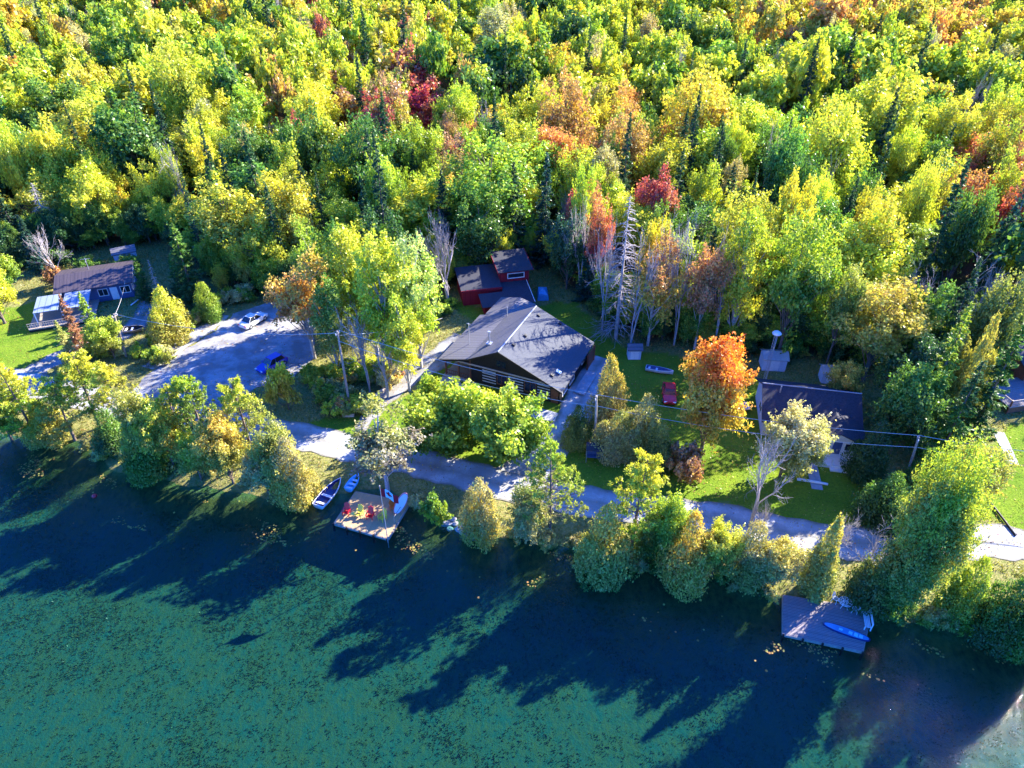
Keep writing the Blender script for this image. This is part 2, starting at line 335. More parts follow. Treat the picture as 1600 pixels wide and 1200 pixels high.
# ------------------------------------------------------------------ ground sheet, lake
def pip(poly, X, Y):
    ins = np.zeros(X.shape, bool); n = len(poly)
    for i in range(n):
        x1, y1 = poly[i]; x2, y2 = poly[(i + 1) % n]
        c = ((y1 > Y) != (y2 > Y)) & (X < (x2 - x1) * (Y - y1) / (y2 - y1 + 1e-12) + x1)
        ins ^= c
    return ins
LAWNS = [[(-60, 600), (-60, 500), (0, 480), (60, 470), (140, 520), (125, 545), (60, 560), (20, 600)],
         [(450, 668), (600, 640), (650, 600), (690, 560), (760, 520), (700, 470), (840, 480), (900, 470), (960, 540), (1150, 570), (1180, 600), (1350, 740), (1440, 820), (1330, 830), (1150, 795), (960, 780), (800, 735), (650, 712), (520, 690)],
         [(1480, 760), (1560, 680), (1700, 600), (1900, 700), (1700, 860), (1570, 820)]]
def build_ground():
    xs = np.concatenate([np.linspace(-1500, -130, 30)[:-1], np.arange(-130, 130, .62), np.linspace(130, 1500, 30)])
    ys = np.concatenate([np.linspace(-600, 12, 12)[:-1], np.arange(12, 135, .62), np.arange(135, 345, 3.0), np.linspace(350, 2500, 24)])
    X, Y = np.meshgrid(xs, ys); d = shore_dist(X, Y); Z = hz(X, Y, d)
    Z = Z + .012 * wob(X, Y, 1.1) * (np.abs(d) > 2) * (Y < 130) - .015
    nx, ny = len(xs), len(ys)
    V = np.stack([X, Y, Z], -1).reshape(-1, 3)
    i = np.arange(ny - 1)[:, None] * nx + np.arange(nx - 1)[None]; i = i.reshape(-1)
    Fq = np.stack([i, i + 1, i + nx + 1, i + nx], 1)
    me = np_mesh('ground', V, Fq, [M['ground']], smooth=True)
    wx = X + 1.2 * wob(X, Y, .8, 3); wy = Y + 1.2 * wob(X, Y, .8, 5)
    lawn = np.zeros(X.shape)
    for pl in LAWNS: lawn = np.maximum(lawn, pip([G(*q) for q in pl], wx, wy).astype(float))
    fy = np.interp(X, FRONT[:, 0], FRONT[:, 1])
    litter = sstep(-3, 2, wy - fy)
    bed = sstep(-.15, .3, -(Z - WATER_Z))
    c = np.stack([lawn, litter, bed, np.ones_like(lawn)], -1).reshape(-1, 4)
    at = me.attributes.new('cover', 'FLOAT_COLOR', 'POINT'); at.data.foreach_set('color', c.astype(np.float32).reshape(-1))
    tag(link_mesh('ground', me), kind='structure')
build_ground()
def build_water():
    s = SHORE; top = [(x, y + 6) for x, y in s]
    top = [(-1500, top[0][1])] + top + [(1500, top[-1][1])]
    V = []; Fq = []
    for i, (x, y) in enumerate(top): V += [(x, y, WATER_Z), (x, -600, WATER_Z)]
    Fq = [(2*i, 2*i+1, 2*i+3, 2*i+2) for i in range(len(top) - 1)]
    tag(link_mesh('lake_water', np_mesh('lake_water', np.array(V), np.array(Fq), [M['water']])), kind='structure')
build_water()

# ------------------------------------------------------------------ roads and paths: thin draped sheets
import mathutils
def sheet(name, mat, poly_px=None, line_px=None, width=4.0, z=.03, wobble=.35, seed=1):
    if line_px:
        pts = [np.array(G(*q[:2])) for q in line_px]; ws = [(q[2] if len(q) > 2 else width) for q in line_px]
        P_ = []; Wd = []
        for i in range(len(pts) - 1):
            n = max(2, int(np.linalg.norm(pts[i+1] - pts[i]) / .8))
            for k in range(n):
                t = k / n
                p0 = pts[max(i-1, 0)]; p1 = pts[i]; p2 = pts[i+1]; p3 = pts[min(i+2, len(pts)-1)]
                P_.append(.5 * ((2*p1) + (-p0+p2)*t + (2*p0-5*p1+4*p2-p3)*t*t + (-p0+3*p1-3*p2+p3)*t**3)); Wd.append(ws[i] * (1-t) + ws[i+1] * t)
        P_.append(pts[-1]); Wd.append(ws[-1]); P_ = np.array(P_); Wd = np.array(Wd)
        T = np.gradient(P_, axis=0); T /= np.linalg.norm(T, axis=1)[:, None]; N = np.stack([-T[:, 1], T[:, 0]], 1)
        a = P_ + N * (Wd / 2 + wobble * wob(P_[:, 0], P_[:, 1], 1.5, seed))[:, None]
        b = P_ - N * (Wd / 2 + wobble * wob(P_[:, 0], P_[:, 1], 1.7, seed + 2))[:, None]
        rows = 12
        V = np.concatenate([np.concatenate([a * (1 - k / rows) + b * (k / rows), np.full((len(a), 1), z)], 1) for k in range(rows + 1)])
        n = len(a); Fq = [(k*n+i, (k+1)*n+i, (k+1)*n+i+1, k*n+i+1) for k in range(rows) for i in range(n - 1)]
        me = np_mesh(name, V, np.array(Fq), [mat]); at = me.attributes.new('across', 'FLOAT', 'POINT'); at.data.foreach_set('value', (1 + np.repeat(np.arange(rows + 1) / rows, n)).astype(np.float32))
    else:
        pts = [np.array(G(*q)) for q in poly_px]; out = []
        for i in range(len(pts)):
            a, b = pts[i], pts[(i+1) % len(pts)]; n = max(1, int(np.linalg.norm(b - a) / .8))
            for k in range(n):
                p = a + (b - a) * k / n; out.append(p + wobble * np.array([wob(p[0], p[1], 1.6, seed), wob(p[0], p[1], 1.4, seed + 4)]))
        tri = mathutils.geometry.tessellate_polygon([[(p[0], p[1], 0) for p in out]])
        me = np_mesh(name, np.array([(p[0], p[1], z) for p in out]), np.array(tri), [mat])
    # draped so that no bank pokes through
    co = np.empty(len(me.vertices) * 3, np.float32); me.vertices.foreach_get('co', co); co = co.reshape(-1, 3)
    co[:, 2] += np.maximum(hz(co[:, 0], co[:, 1]), -.6); me.vertices.foreach_set('co', co.reshape(-1)); me.update()
    if sum(f.normal.z for f in me.polygons) < 0: me.flip_normals()
    return tag(link_mesh(name, me), kind='structure')
sheet('lakeside_road', M['gravel'], line_px=[(-420, 500), (-200, 548), (-60, 578), (40, 598), (120, 618), (210, 640), (310, 650), (400, 668), (480, 684), (560, 702), (650, 722), (740, 746), (830, 768), (930, 786), (1030, 798), (1130, 812), (1230, 832), (1330, 848), (1430, 850), (1520, 845), (1600, 850), (1750, 880), (2100, 960)], width=4.5, z=.03)
sheet('parking_lot', M['gravel_grey'], poly_px=[(215, 600), (262, 562), (330, 522), (365, 490), (415, 474), (470, 470), (492, 500), (488, 560), (460, 590), (400, 606), (330, 655), (250, 655), (190, 640)], z=.022)
sheet('gravel_path', M['gravel'], line_px=[(230, 575, 2.2), (275, 545, 2.6), (320, 515, 2.8), (350, 492, 2.0)], z=.026)
sheet('driveway', M['gravel'], line_px=[(790, 770, 7), (830, 728, 5.0), (868, 690, 4.5), (897, 655, 4.2), (908, 620, 4.0), (925, 585, 3.4), (945, 560, 2.4)], z=.026)
sheet('side_path', M['gravel_grey'], line_px=[(560, 672, 1.4), (600, 625, 2.4), (645, 585, 4.0), (690, 556, 4.5), (725, 525, 3.5)], z=.022)
sheet('cottage_lane', M['gravel_grey'], line_px=[(60, 606, 4.0), (50, 585, 3.5), (85, 562, 3.4), (135, 542, 3.2), (180, 530, 3.0), (215, 505, 3.0), (240, 470, 4)], z=.022)
sheet('front_walk', M['concrete'], line_px=[(1277, 765, 1.2), (1270, 735, 1.2), (1262, 705, 1.2)], z=.03, wobble=.03)
sheet('stepping_path', M['concrete'], line_px=[(1582, 725, 1.3), (1572, 700, 1.2), (1560, 675, 1.2)], z=.03, wobble=.03)
sheet('house_patio', M['concrete'], poly_px=[(684, 600), (700, 575), (722, 600), (880, 648), (905, 600), (930, 560), (945, 570), (912, 640), (885, 660), (840, 655), (700, 615)], z=.012, wobble=.1)

# ------------------------------------------------------------------ tree kit
def unit(a): return a / (np.linalg.norm(a, axis=-1, keepdims=True) + 1e-9)
def leaves(C, N, size, rng, aspect=.6, tang=None):
    n = len(C); N = unit(N)
    t = rng.normal(size=(n, 3)) if tang is None else tang
    t = unit(t - (t * N).sum(1)[:, None] * N); b = np.cross(N, t)
    s = (size * rng.uniform(.6, 1.35, n))[:, None]
    V = np.stack([C + t * s, C + b * s * aspect, C - t * s, C - b * s * aspect], 1).reshape(-1, 3)
    return V
def seg_tubes(A, B, ra, rb, n=4):
    """many tapered tubes at once"""
    A = np.asarray(A, float); B = np.asarray(B, float); ra = np.asarray(ra, float); rb = np.asarray(rb, float)
    t = unit(B - A); up = np.where(np.abs(t[:, 2:3]) > .9, np.array([[1., 0, 0]]), np.array([[0, 0, 1.]]))
    a = unit(np.cross(t, up)); b = np.cross(t, a); m = len(A); V = np.empty((m, 2 * n, 3))
    for k in range(n):
        an = 2 * pi * k / n; d = a * cos(an) + b * sin(an)
        V[:, k] = A + d * ra[:, None]; V[:, n + k] = B + d * rb[:, None]
    base = (np.arange(m) * 2 * n)[:, None]
    F_ = np.concatenate([base + np.array([[k, (k+1) % n, n + (k+1) % n, n + k]]) for k in range(n)])
    return V.reshape(-1, 3), F_
class Segs:
    def __init__(s): s.A = []; s.B = []; s.ra = []; s.rb = []
    def add(s, a, b, ra, rb): s.A.append(a); s.B.append(b); s.ra.append(ra); s.rb.append(rb)
    def line(s, pts, r0, r1):
        m = len(pts) - 1
        for i in range(m): s.add(pts[i], pts[i+1], r0 + (r1-r0) * i / m, r0 + (r1-r0) * (i+1) / m)
    def mesh(s, n): return seg_tubes(s.A, s.B, s.ra, s.rb, n)
def curve(a, b, sag, k=4):
    a = np.array(a, float); b = np.array(b, float)
    return [a + (b - a) * i / k + np.array([0, 0, sag * 4 * (i/k) * (1 - i/k)]) for i in range(k + 1)]

def gen_broad(seed, H=12., Rr=3.6, base=.28, nc=46, nl=6000, ls=.2, up=.6, open_=0.0, squash=1.0):
    rng = np.random.default_rng(seed)
    zc = H * (base + 1) / 2; rz = H * (1 - base) / 2
    sg = Segs(); lean = rng.normal(0, .25, 2)
    tp = [np.array([lean[0] * t * t * 1.5, lean[1] * t * t * 1.5, H * .86 * t]) for t in np.linspace(0, 1, 7)]
    sg.line(tp, .017 * H + .03, .03)
    C = []; rad = []
    # irregular outline: a few big lobes bulge out
    lob = unit(rng.normal(size=(5, 3))); amp = rng.uniform(.05, .28, 5)
    for i in range(nc):
        u = rng.uniform(-.85, 1); ph = rng.uniform(0, 2 * pi); rr = math.sqrt(max(0, 1 - u * u))
        d = np.array([rr * cos(ph), rr * sin(ph), u]); sc = rng.uniform(.45, .98) if rng.random() < .75 else rng.uniform(.15, .5)
        sc *= 1 + float((amp * np.clip(lob @ d, 0, 1) ** 3).sum()) - .12
        wx_ = 1.0 if u > -.2 else .85
        c = np.array([d[0] * Rr * sc * wx_, d[1] * Rr * sc * wx_, zc + d[2] * rz * sc * squash]) + np.array([tp[4][0], tp[4][1], 0])
        C.append(c); rad.append(Rr * rng.uniform(.16, .33))
        z0 = max(H * base * .55, c[2] - rng.uniform(.18, .34) * H); t = min(z0 / (H * .86), .98)
        a = tp[int(t * 6)] if t < .95 else tp[-1]
        if rng.random() < .65: sg.line(curve((a[0], a[1], z0), c, -.15 * rng.random(), 3), .006 * H, .015)
    C = np.array(C); rad = np.array(rad)
    w = rad ** 2; w /= w.sum(); idx = rng.choice(nc, nl, p=w)
    d = unit(rng.normal(size=(nl, 3)) + np.array([0, 0, .15])); r = rng.uniform(.25, 1.0, nl) ** .6
    dz = d[:, 2]
    horiz = np.where(dz > 0, 1 - .45 * dz * up, 1)      # clumps pointed upwards
    off = np.stack([d[:, 0] * horiz, d[:, 1] * horiz, dz * np.where(dz > 0, 1 + up, .55)], 1) * (rad[idx] * r)[:, None]
    L = C[idx] + off + rng.normal(0, .07 * Rr * .3, (nl, 3))
    # twiggy sprays that break the outline
    ns = nl // 9; ci = rng.choice(nc, ns // 10 + 1); sd_ = unit(unit(C[ci] - np.array([0, 0, zc])) + np.array([0, 0, up]) + rng.normal(0, .3, (len(ci), 3)))
    k = rng.integers(0, len(ci), ns); tt = rng.uniform(.6, 1.75, ns)
    sp = C[ci][k] + sd_[k] * (rad[ci][k] * tt)[:, None] + rng.normal(0, .09, (ns, 3))
    if open_ > 0:
        keep = rng.random(nl) > open_; L = L[keep]; idx = idx[keep]
    L = np.concatenate([L, sp])
    out = unit(L - np.array([0, 0, zc])); Nn = unit(out * .5 + rng.normal(0, .65, L.shape) + np.array([0, 0, .35]))
    V = leaves(L, Nn, ls, rng, .65)
    cl = rng.uniform(-.22, .22, nc); rv = np.clip(rng.random(len(L)) * .7 + .15 + np.concatenate([cl[idx], np.full(ns, .05)]), 0, 1)
    return dict(V=V, F=np.arange(len(V)).reshape(-1, 4), rv=rv, sg=sg, H=H, R=Rr)
def gen_spruce(seed, H=14., Rr=2.2, nl=6500, ls=.2, droop=.25, sparse=0.0, base=.04):
    rng = np.random.default_rng(seed); sg = Segs(); sg.line([(0, 0, H * t) for t in np.linspace(0, 1, 6)], .013 * H + .03, .015)
    nb = int(11 * H * (1 - sparse)); Ls = []; Ts = []
    z = base * H + (H * (1 - base)) * (np.arange(nb) / nb) ** .95; ph = rng.uniform(0, 2 * pi, nb) + np.arange(nb) * 2.4
    rl = Rr * (1 - (z / H - base) / (1 - base)) ** .85 * rng.uniform(.62, 1.12, nb) + .1
    per = np.maximum(4, (nl * rl / rl.sum())).astype(int)
    for i in range(nb):
        n = per[i]; s = rng.uniform(.12, 1, n) ** .8; w = .28 * rl[i] * (1 - s) + .09
        lat = rng.uniform(-1, 1, n) * w; dx, dy = cos(ph[i]), sin(ph[i])
        zz = z[i] - droop * rl[i] * s + .18 * rl[i] * s ** 3 + rng.normal(0, .05, n) - np.abs(lat) * .3
        Ls.append(np.stack([dx * s * rl[i] - dy * lat, dy * s * rl[i] + dx * lat, zz], 1))
        Ts.append(np.stack([np.full(n, dx) - dy * np.sign(lat) * .7, np.full(n, dy) + dx * np.sign(lat) * .7, np.full(n, -.25)], 1) + rng.normal(0, .15, (n, 3)))
        if i % 3 == 0: sg.add((0, 0, z[i]), (dx * rl[i] * .8, dy * rl[i] * .8, z[i] - droop * rl[i] * .8), .025, .008)
    L = np.concatenate(Ls); T = np.concatenate(Ts); N = rng.normal(0, .5, L.shape) + np.array([0, 0, 1.0])
    V = leaves(L, N, ls, rng, .38, unit(T))
    return dict(V=V, F=np.arange(len(V)).reshape(-1, 4), rv=rng.random(len(L)), sg=sg, H=H, R=Rr)
def gen_cedar(seed, H=7., Rr=2.4, nl=9000, ls=.13, egg=.75, ns=7):
    rng = np.random.default_rng(seed); sg = Segs(); Ls = []; Os = []; Rv = []
    a0 = rng.uniform(0, 6.28); sp = [(0., 0., 1., .62)]
    for k in range(ns - 1):
        a = a0 + k * 2.4 + rng.normal(0, .3); q = rng.uniform(.35, .72); sp.append((cos(a) * Rr * q, sin(a) * Rr * q, rng.uniform(.42, .86) * (1.12 - .35 * q), rng.uniform(.34, .55)))
    w = np.array([q[2] * q[3] for q in sp]); w = w / w.sum()
    for (cx, cy, hf, rf), ww in zip(sp, w):
        n = int(nl * ww); Hs = H * hf; Rs = Rr * rf
        sg.line([(cx * .3, cy * .3, 0), (cx * .8, cy * .8, Hs * .3), (cx, cy, Hs * .85)], .07, .02)
        t = rng.uniform(0, 1, n) ** 1.05; ph = rng.uniform(0, 2 * pi, n)
        prof = np.where(t < .3, .55 + .45 * np.sin(t / .3 * pi / 2), np.cos((t - .3) / .7 * pi / 2) ** egg)
        b = np.ones(n) * .85
        for _ in range(22):
            a_, z_, m_ = rng.uniform(0, 6.28), rng.uniform(0, .95), rng.uniform(-.35, .75); dphi = np.abs((ph - a_ + pi) % (2 * pi) - pi); b += m_ * np.exp(-(dphi / .38) ** 2 - ((t - z_) / .07) ** 2)
        r = Rs * prof * b * (1 - rng.random(n) ** 2 * .6) + np.abs(rng.normal(0, .13, n)) * Rr * .5
        z = Hs * t * (1 + .15 * (b - 1)) + rng.normal(0, .13, n)
        Ls.append(np.stack([cx + r * np.cos(ph), cy + r * np.sin(ph), np.maximum(z, .03)], 1)); Os.append(np.stack([np.cos(ph), np.sin(ph), np.full(n, .45)], 1)); Rv.append(np.clip(rng.random(n) * .75 + .35 * (b - .9) + rng.uniform(-.1, .15), 0, 1))
    L = np.concatenate(Ls); out = np.concatenate(Os); nl = len(L)
    T = out * np.array([.6, .6, 0]) + np.array([0, 0, 1]) + rng.normal(0, .4, (nl, 3))
    V = leaves(L, out + rng.normal(0, .6, L.shape), ls, rng, .5, unit(T))
    return dict(V=V, F=np.arange(len(V)).reshape(-1, 4), rv=np.concatenate(Rv), sg=sg, H=H, R=Rr)
def gen_pine(seed, H=9., Rr=2.7, nl=7000, ls=.12, base=.30):
    rng = np.random.default_rng(seed); sg = Segs(); b = rng.normal(0, .25, 2)
    tp = [np.array([b[0] * t, b[1] * t * t, H * .96 * t]) for t in np.linspace(0, 1, 6)]; sg.line(tp, .014 * H + .04, .03)
    tips = []
    for i in range(34):
        t = base + (1 - base) * (i / 34) ** .9; z = H * t; ph = i * 2.4 + rng.normal(0, .4); rl = Rr * (1.05 - .75 * ((t - base) / (1 - base)) ** 1.6) * rng.uniform(.55, 1.05)
        a = np.array([b[0] * t, b[1] * t * t, z * .93]); e = a + np.array([cos(ph) * rl, sin(ph) * rl, .22 * rl + .2])
        pts = curve(a, e, -.12 * rl, 4); sg.line(pts, .035, .012)
        for k in range(1, 4):
            q = pts[k+1]; tips.append(q + rng.normal(0, .1, 3))
            for sgn in (-1, 1):
                a2 = ph + sgn * rng.uniform(.5, 1.0); l2 = rl * rng.uniform(.18, .42); q2 = pts[k] + np.array([cos(a2) * l2, sin(a2) * l2, .15 * l2 + .1]); sg.add(pts[k], q2, .014, .008); tips.append(q2)
    tips.append(tp[-1]); tips = np.array(tips); n = len(tips)
    idx = rng.integers(0, n, nl); d = unit(rng.normal(size=(nl, 3)) + np.array([0, 0, .55])); rad = rng.uniform(.13, .34, n)[idx] * rng.uniform(.35, 1, nl)
    L = tips[idx] + d * rad[:, None] * np.array([1, 1, 1.1])
    V = leaves(L, rng.normal(size=(nl, 3)), ls, rng, .32, unit(d + rng.normal(0, .2, (nl, 3))))
    return dict(V=V, F=np.arange(len(V)).reshape(-1, 4), rv=rng.random(nl), sg=sg, H=H, R=Rr)
def gen_bare(seed, H=10., Rr=2.8, form='broad', twig=1.0):
    rng = np.random.default_rng(seed); sg = Segs(); br = Segs()
    if form == 'spruce':
        sg.line([(0, 0, H * t) for t in np.linspace(0, 1, 6)], .014 * H, .01)
        for i in range(170):
            t = rng.uniform(.08, 1); z = H * t; ph = rng.uniform(0, 2 * pi); rl = Rr * (1 - t) ** .8 * rng.uniform(.5, 1.1) + .15
            pts = curve((0, 0, z), (cos(ph) * rl, sin(ph) * rl, z - .25 * rl), .1 * rl, 3); br.line(pts, .03, .01)
            for k in range(5):
                q = np.array(pts[1 + k % 3]); a2 = ph + rng.choice([-1, 1]) * rng.uniform(.4, 1); l2 = rl * rng.uniform(.15, .4); br.add(q, q + np.array([cos(a2) * l2, sin(a2) * l2, -.2 * l2]), .014, .006)
        return dict(sg=sg, br=br, H=H, R=Rr)
    def grow(p, d, L, r, lev):
        k = 3; pts = [p]
        for i in range(k):
            d = d + rng.normal(0, .13, 3); d[2] += .05; d /= np.linalg.norm(d); pts.append(pts[-1] + d * L / k)
        (sg if lev == 0 else br).line(pts, r, r * .6)
        if lev >= 5: return
        nch = 3 if lev < 3 else (3 if rng.random() < .6 * twig else 2)
        for c in range(nch):
            s = pts[rng.integers(1, k + 1)] if lev else pts[rng.integers(2, k + 1)]
            nd = d + rng.normal(0, .42 if lev else .34, 3); nd[2] += .12; nd /= np.linalg.norm(nd)
            grow(s, nd, L * rng.uniform(.6, .82), max(r * .58, .011), lev + 1)
    for st in range(2):
        grow(np.array([rng.normal(0, .1), rng.normal(0, .1), 0.]), np.array([rng.normal(0, .12), rng.normal(0, .12), 1.]), H * .36, .012 * H, 0)
    A = np.array(br.B); zmax = A[:, 2].max(); rm = np.percentile(np.hypot(A[:, 0], A[:, 1]), 96)
    f = np.array([Rr / rm, Rr / rm, H / zmax])
    for S in (sg, br): S.A = [np.array(a) * f for a in S.A]; S.B = [np.array(a) * f for a in S.B]
    return dict(sg=sg, br=br, H=H, R=Rr)

PROTO = {}
def make_proto(kind, g, bark, leafm):
    e = dict(H=g['H'], R=g['R'], raw=g)
    V, F_ = g['sg'].mesh(5); e['trunk'] = np_mesh(kind + '_trunk', V, F_, [bark], smooth=True)
    if 'br' in g:
        V, F_ = g['br'].mesh(3); e['branches'] = np_mesh(kind + '_branches', V, F_, [bark])
    else:
        e['crown'] = np_mesh(kind + '_crown', g['V'], g['F'], [leafm], fattr={'rv': g['rv']})
    PROTO.setdefault(kind, []).append(e)
make_proto('large', gen_broad(70, 15, 5.2, .06, 150, 44000, .13, .3, 0), M['bark'], M['leaf'])
for s in range(9): make_proto('broad', gen_broad(10 + s, 12, 4.0 + .4 * (s % 3), .10 + .05 * (s % 3), 60 + 14 * (s % 4), 10500, .165 + .02 * (s % 2), .1 + .14 * (s % 4)), M['bark'], M['leaf'])
for s in range(3): make_proto('ash', gen_broad(40 + s, 15, 3.6, .12, 90, 10500, .165, .45, .08), M['bark_pale'], M['leaf'])
for s in range(3): make_proto('dense', gen_broad(60 + s, 5, 3.0, .04, 90, 16000, .135, .75), M['bark'], M['leaf'])
for s in range(3): make_proto('fine', gen_broad(80 + s, 9, 3.2, .10, 100, 20000, .125, .45, 0), M['bark'], M['leaf'])
for s in range(3): make_proto('sparse', gen_broad(95 + s, 12, 3.2, .26, 64, 8500, .15, .4, .25), M['bark_pale'], M['leaf'])
for s in range(4): make_proto('spruce', gen_spruce(100 + s, 14, 2.3 + .3 * (s % 2), 6500, .2), M['bark'], M['needle'])
for s in range(5): make_proto('cedar', gen_cedar(120 + s, 7, 2.5, 17000, .115, .38 + .09 * s, 8 + s), M['bark'], M['needle'])
for s in range(2): make_proto('column', gen_cedar(130 + s, 9, 1.8, 11000, .125, 1.0, 4), M['bark'], M['needle'])
for s in range(3): make_proto('pine', gen_pine(140 + s, 9, 2.6 + .2 * s, 8500, .125), M['bark'], M['needle'])
make_proto('larch', gen_spruce(160, 15, 4.6, 36000, .19, .18, .1, .06), M['bark'], M['leaf'])
for s in range(3): make_proto('bare', gen_bare(200 + s, 10, 2.6), M['bark_bare'], None)
for s in range(2): make_proto('bare_spruce', gen_bare(220 + s, 13, 2.6, 'spruce'), M['bark_bare'], None)
for s in range(3): make_proto('shrub', gen_broad(240 + s, 2.2, 1.4, .0, 34, 3600, .10, .5, 0), M['bark'], M['leaf'])

# leaf colours (their own colour, not the light)
CLR = dict(lime=(.42, .51, .045), yellow=(.62, .61, .055), gold=(.66, .50, .08), orange=(.62, .32, .10), rust=(.44, .24, .12), red=(.52, .10, .08), crimson=(.44, .06, .12), flame=(.80, .26, .03),
           green=(.16, .29, .04), deep=(.065, .14, .035), pine=(.06, .13, .04), spruce=(.05, .115, .065), olive=(.38, .39, .08), khaki=(.54, .48, .18), straw=(.58, .54, .24),
           mauve=(.30, .25, .20), pale=(.52, .58, .17), cedargold=(.58, .49, .09), bluegreen=(.05, .13, .08))
WORD = dict(flame='flame orange', lime='lime green', yellow='yellow', gold='golden', orange='orange', rust='rust brown', red='red', crimson='crimson', green='mid green', deep='deep green', pine='dark green',
            spruce='dark green', olive='olive', khaki='khaki', straw='straw coloured', mauve='mauve brown', pale='pale green', cedargold='golden olive', bluegreen='blue green')
NAME = dict(large='broadleaf_tree', broad='broadleaf_tree', ash='tall_broadleaf_tree', dense='round_bushy_tree', fine='broadleaf_tree', sparse='thin_broadleaf_tree', spruce='spruce_tree', cedar='cedar_tree', column='cedar_tree', pine='pine_tree',
            larch='feathery_conifer', bare='bare_tree', bare_spruce='dead_conifer', shrub='shrub')
rnd = random.Random(5)
def put_tree(kind, x, y, H, Rr, c1='lime', c2=None, label=None, cat='tree', group=None, var=None, rz=None, tilt=(0, 0), jit=.12):
    pr = PROTO[kind]; e = pr[rnd.randrange(len(pr)) if var is None else var % len(pr)]
    z = hz1(x, y) - .08
    root = empty(NAME[kind], (x, y, z), 0, label, cat, group)
    root.rotation_euler = (tilt[0], tilt[1], rnd.uniform(0, 6.28) if rz is None else rz)
    root.scale = (Rr / e['R'], Rr / e['R'], H / e['H'])
    link_mesh('trunk', e['trunk'], root)
    if 'crown' in e:
        cr = link_mesh('crown' if kind != 'shrub' else 'foliage', e['crown'], root)
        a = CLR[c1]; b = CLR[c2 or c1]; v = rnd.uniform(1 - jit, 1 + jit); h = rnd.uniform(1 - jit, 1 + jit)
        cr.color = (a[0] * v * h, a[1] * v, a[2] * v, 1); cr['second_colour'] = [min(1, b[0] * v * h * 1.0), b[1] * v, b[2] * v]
    else: link_mesh('branches', e['branches'], root)
    return root

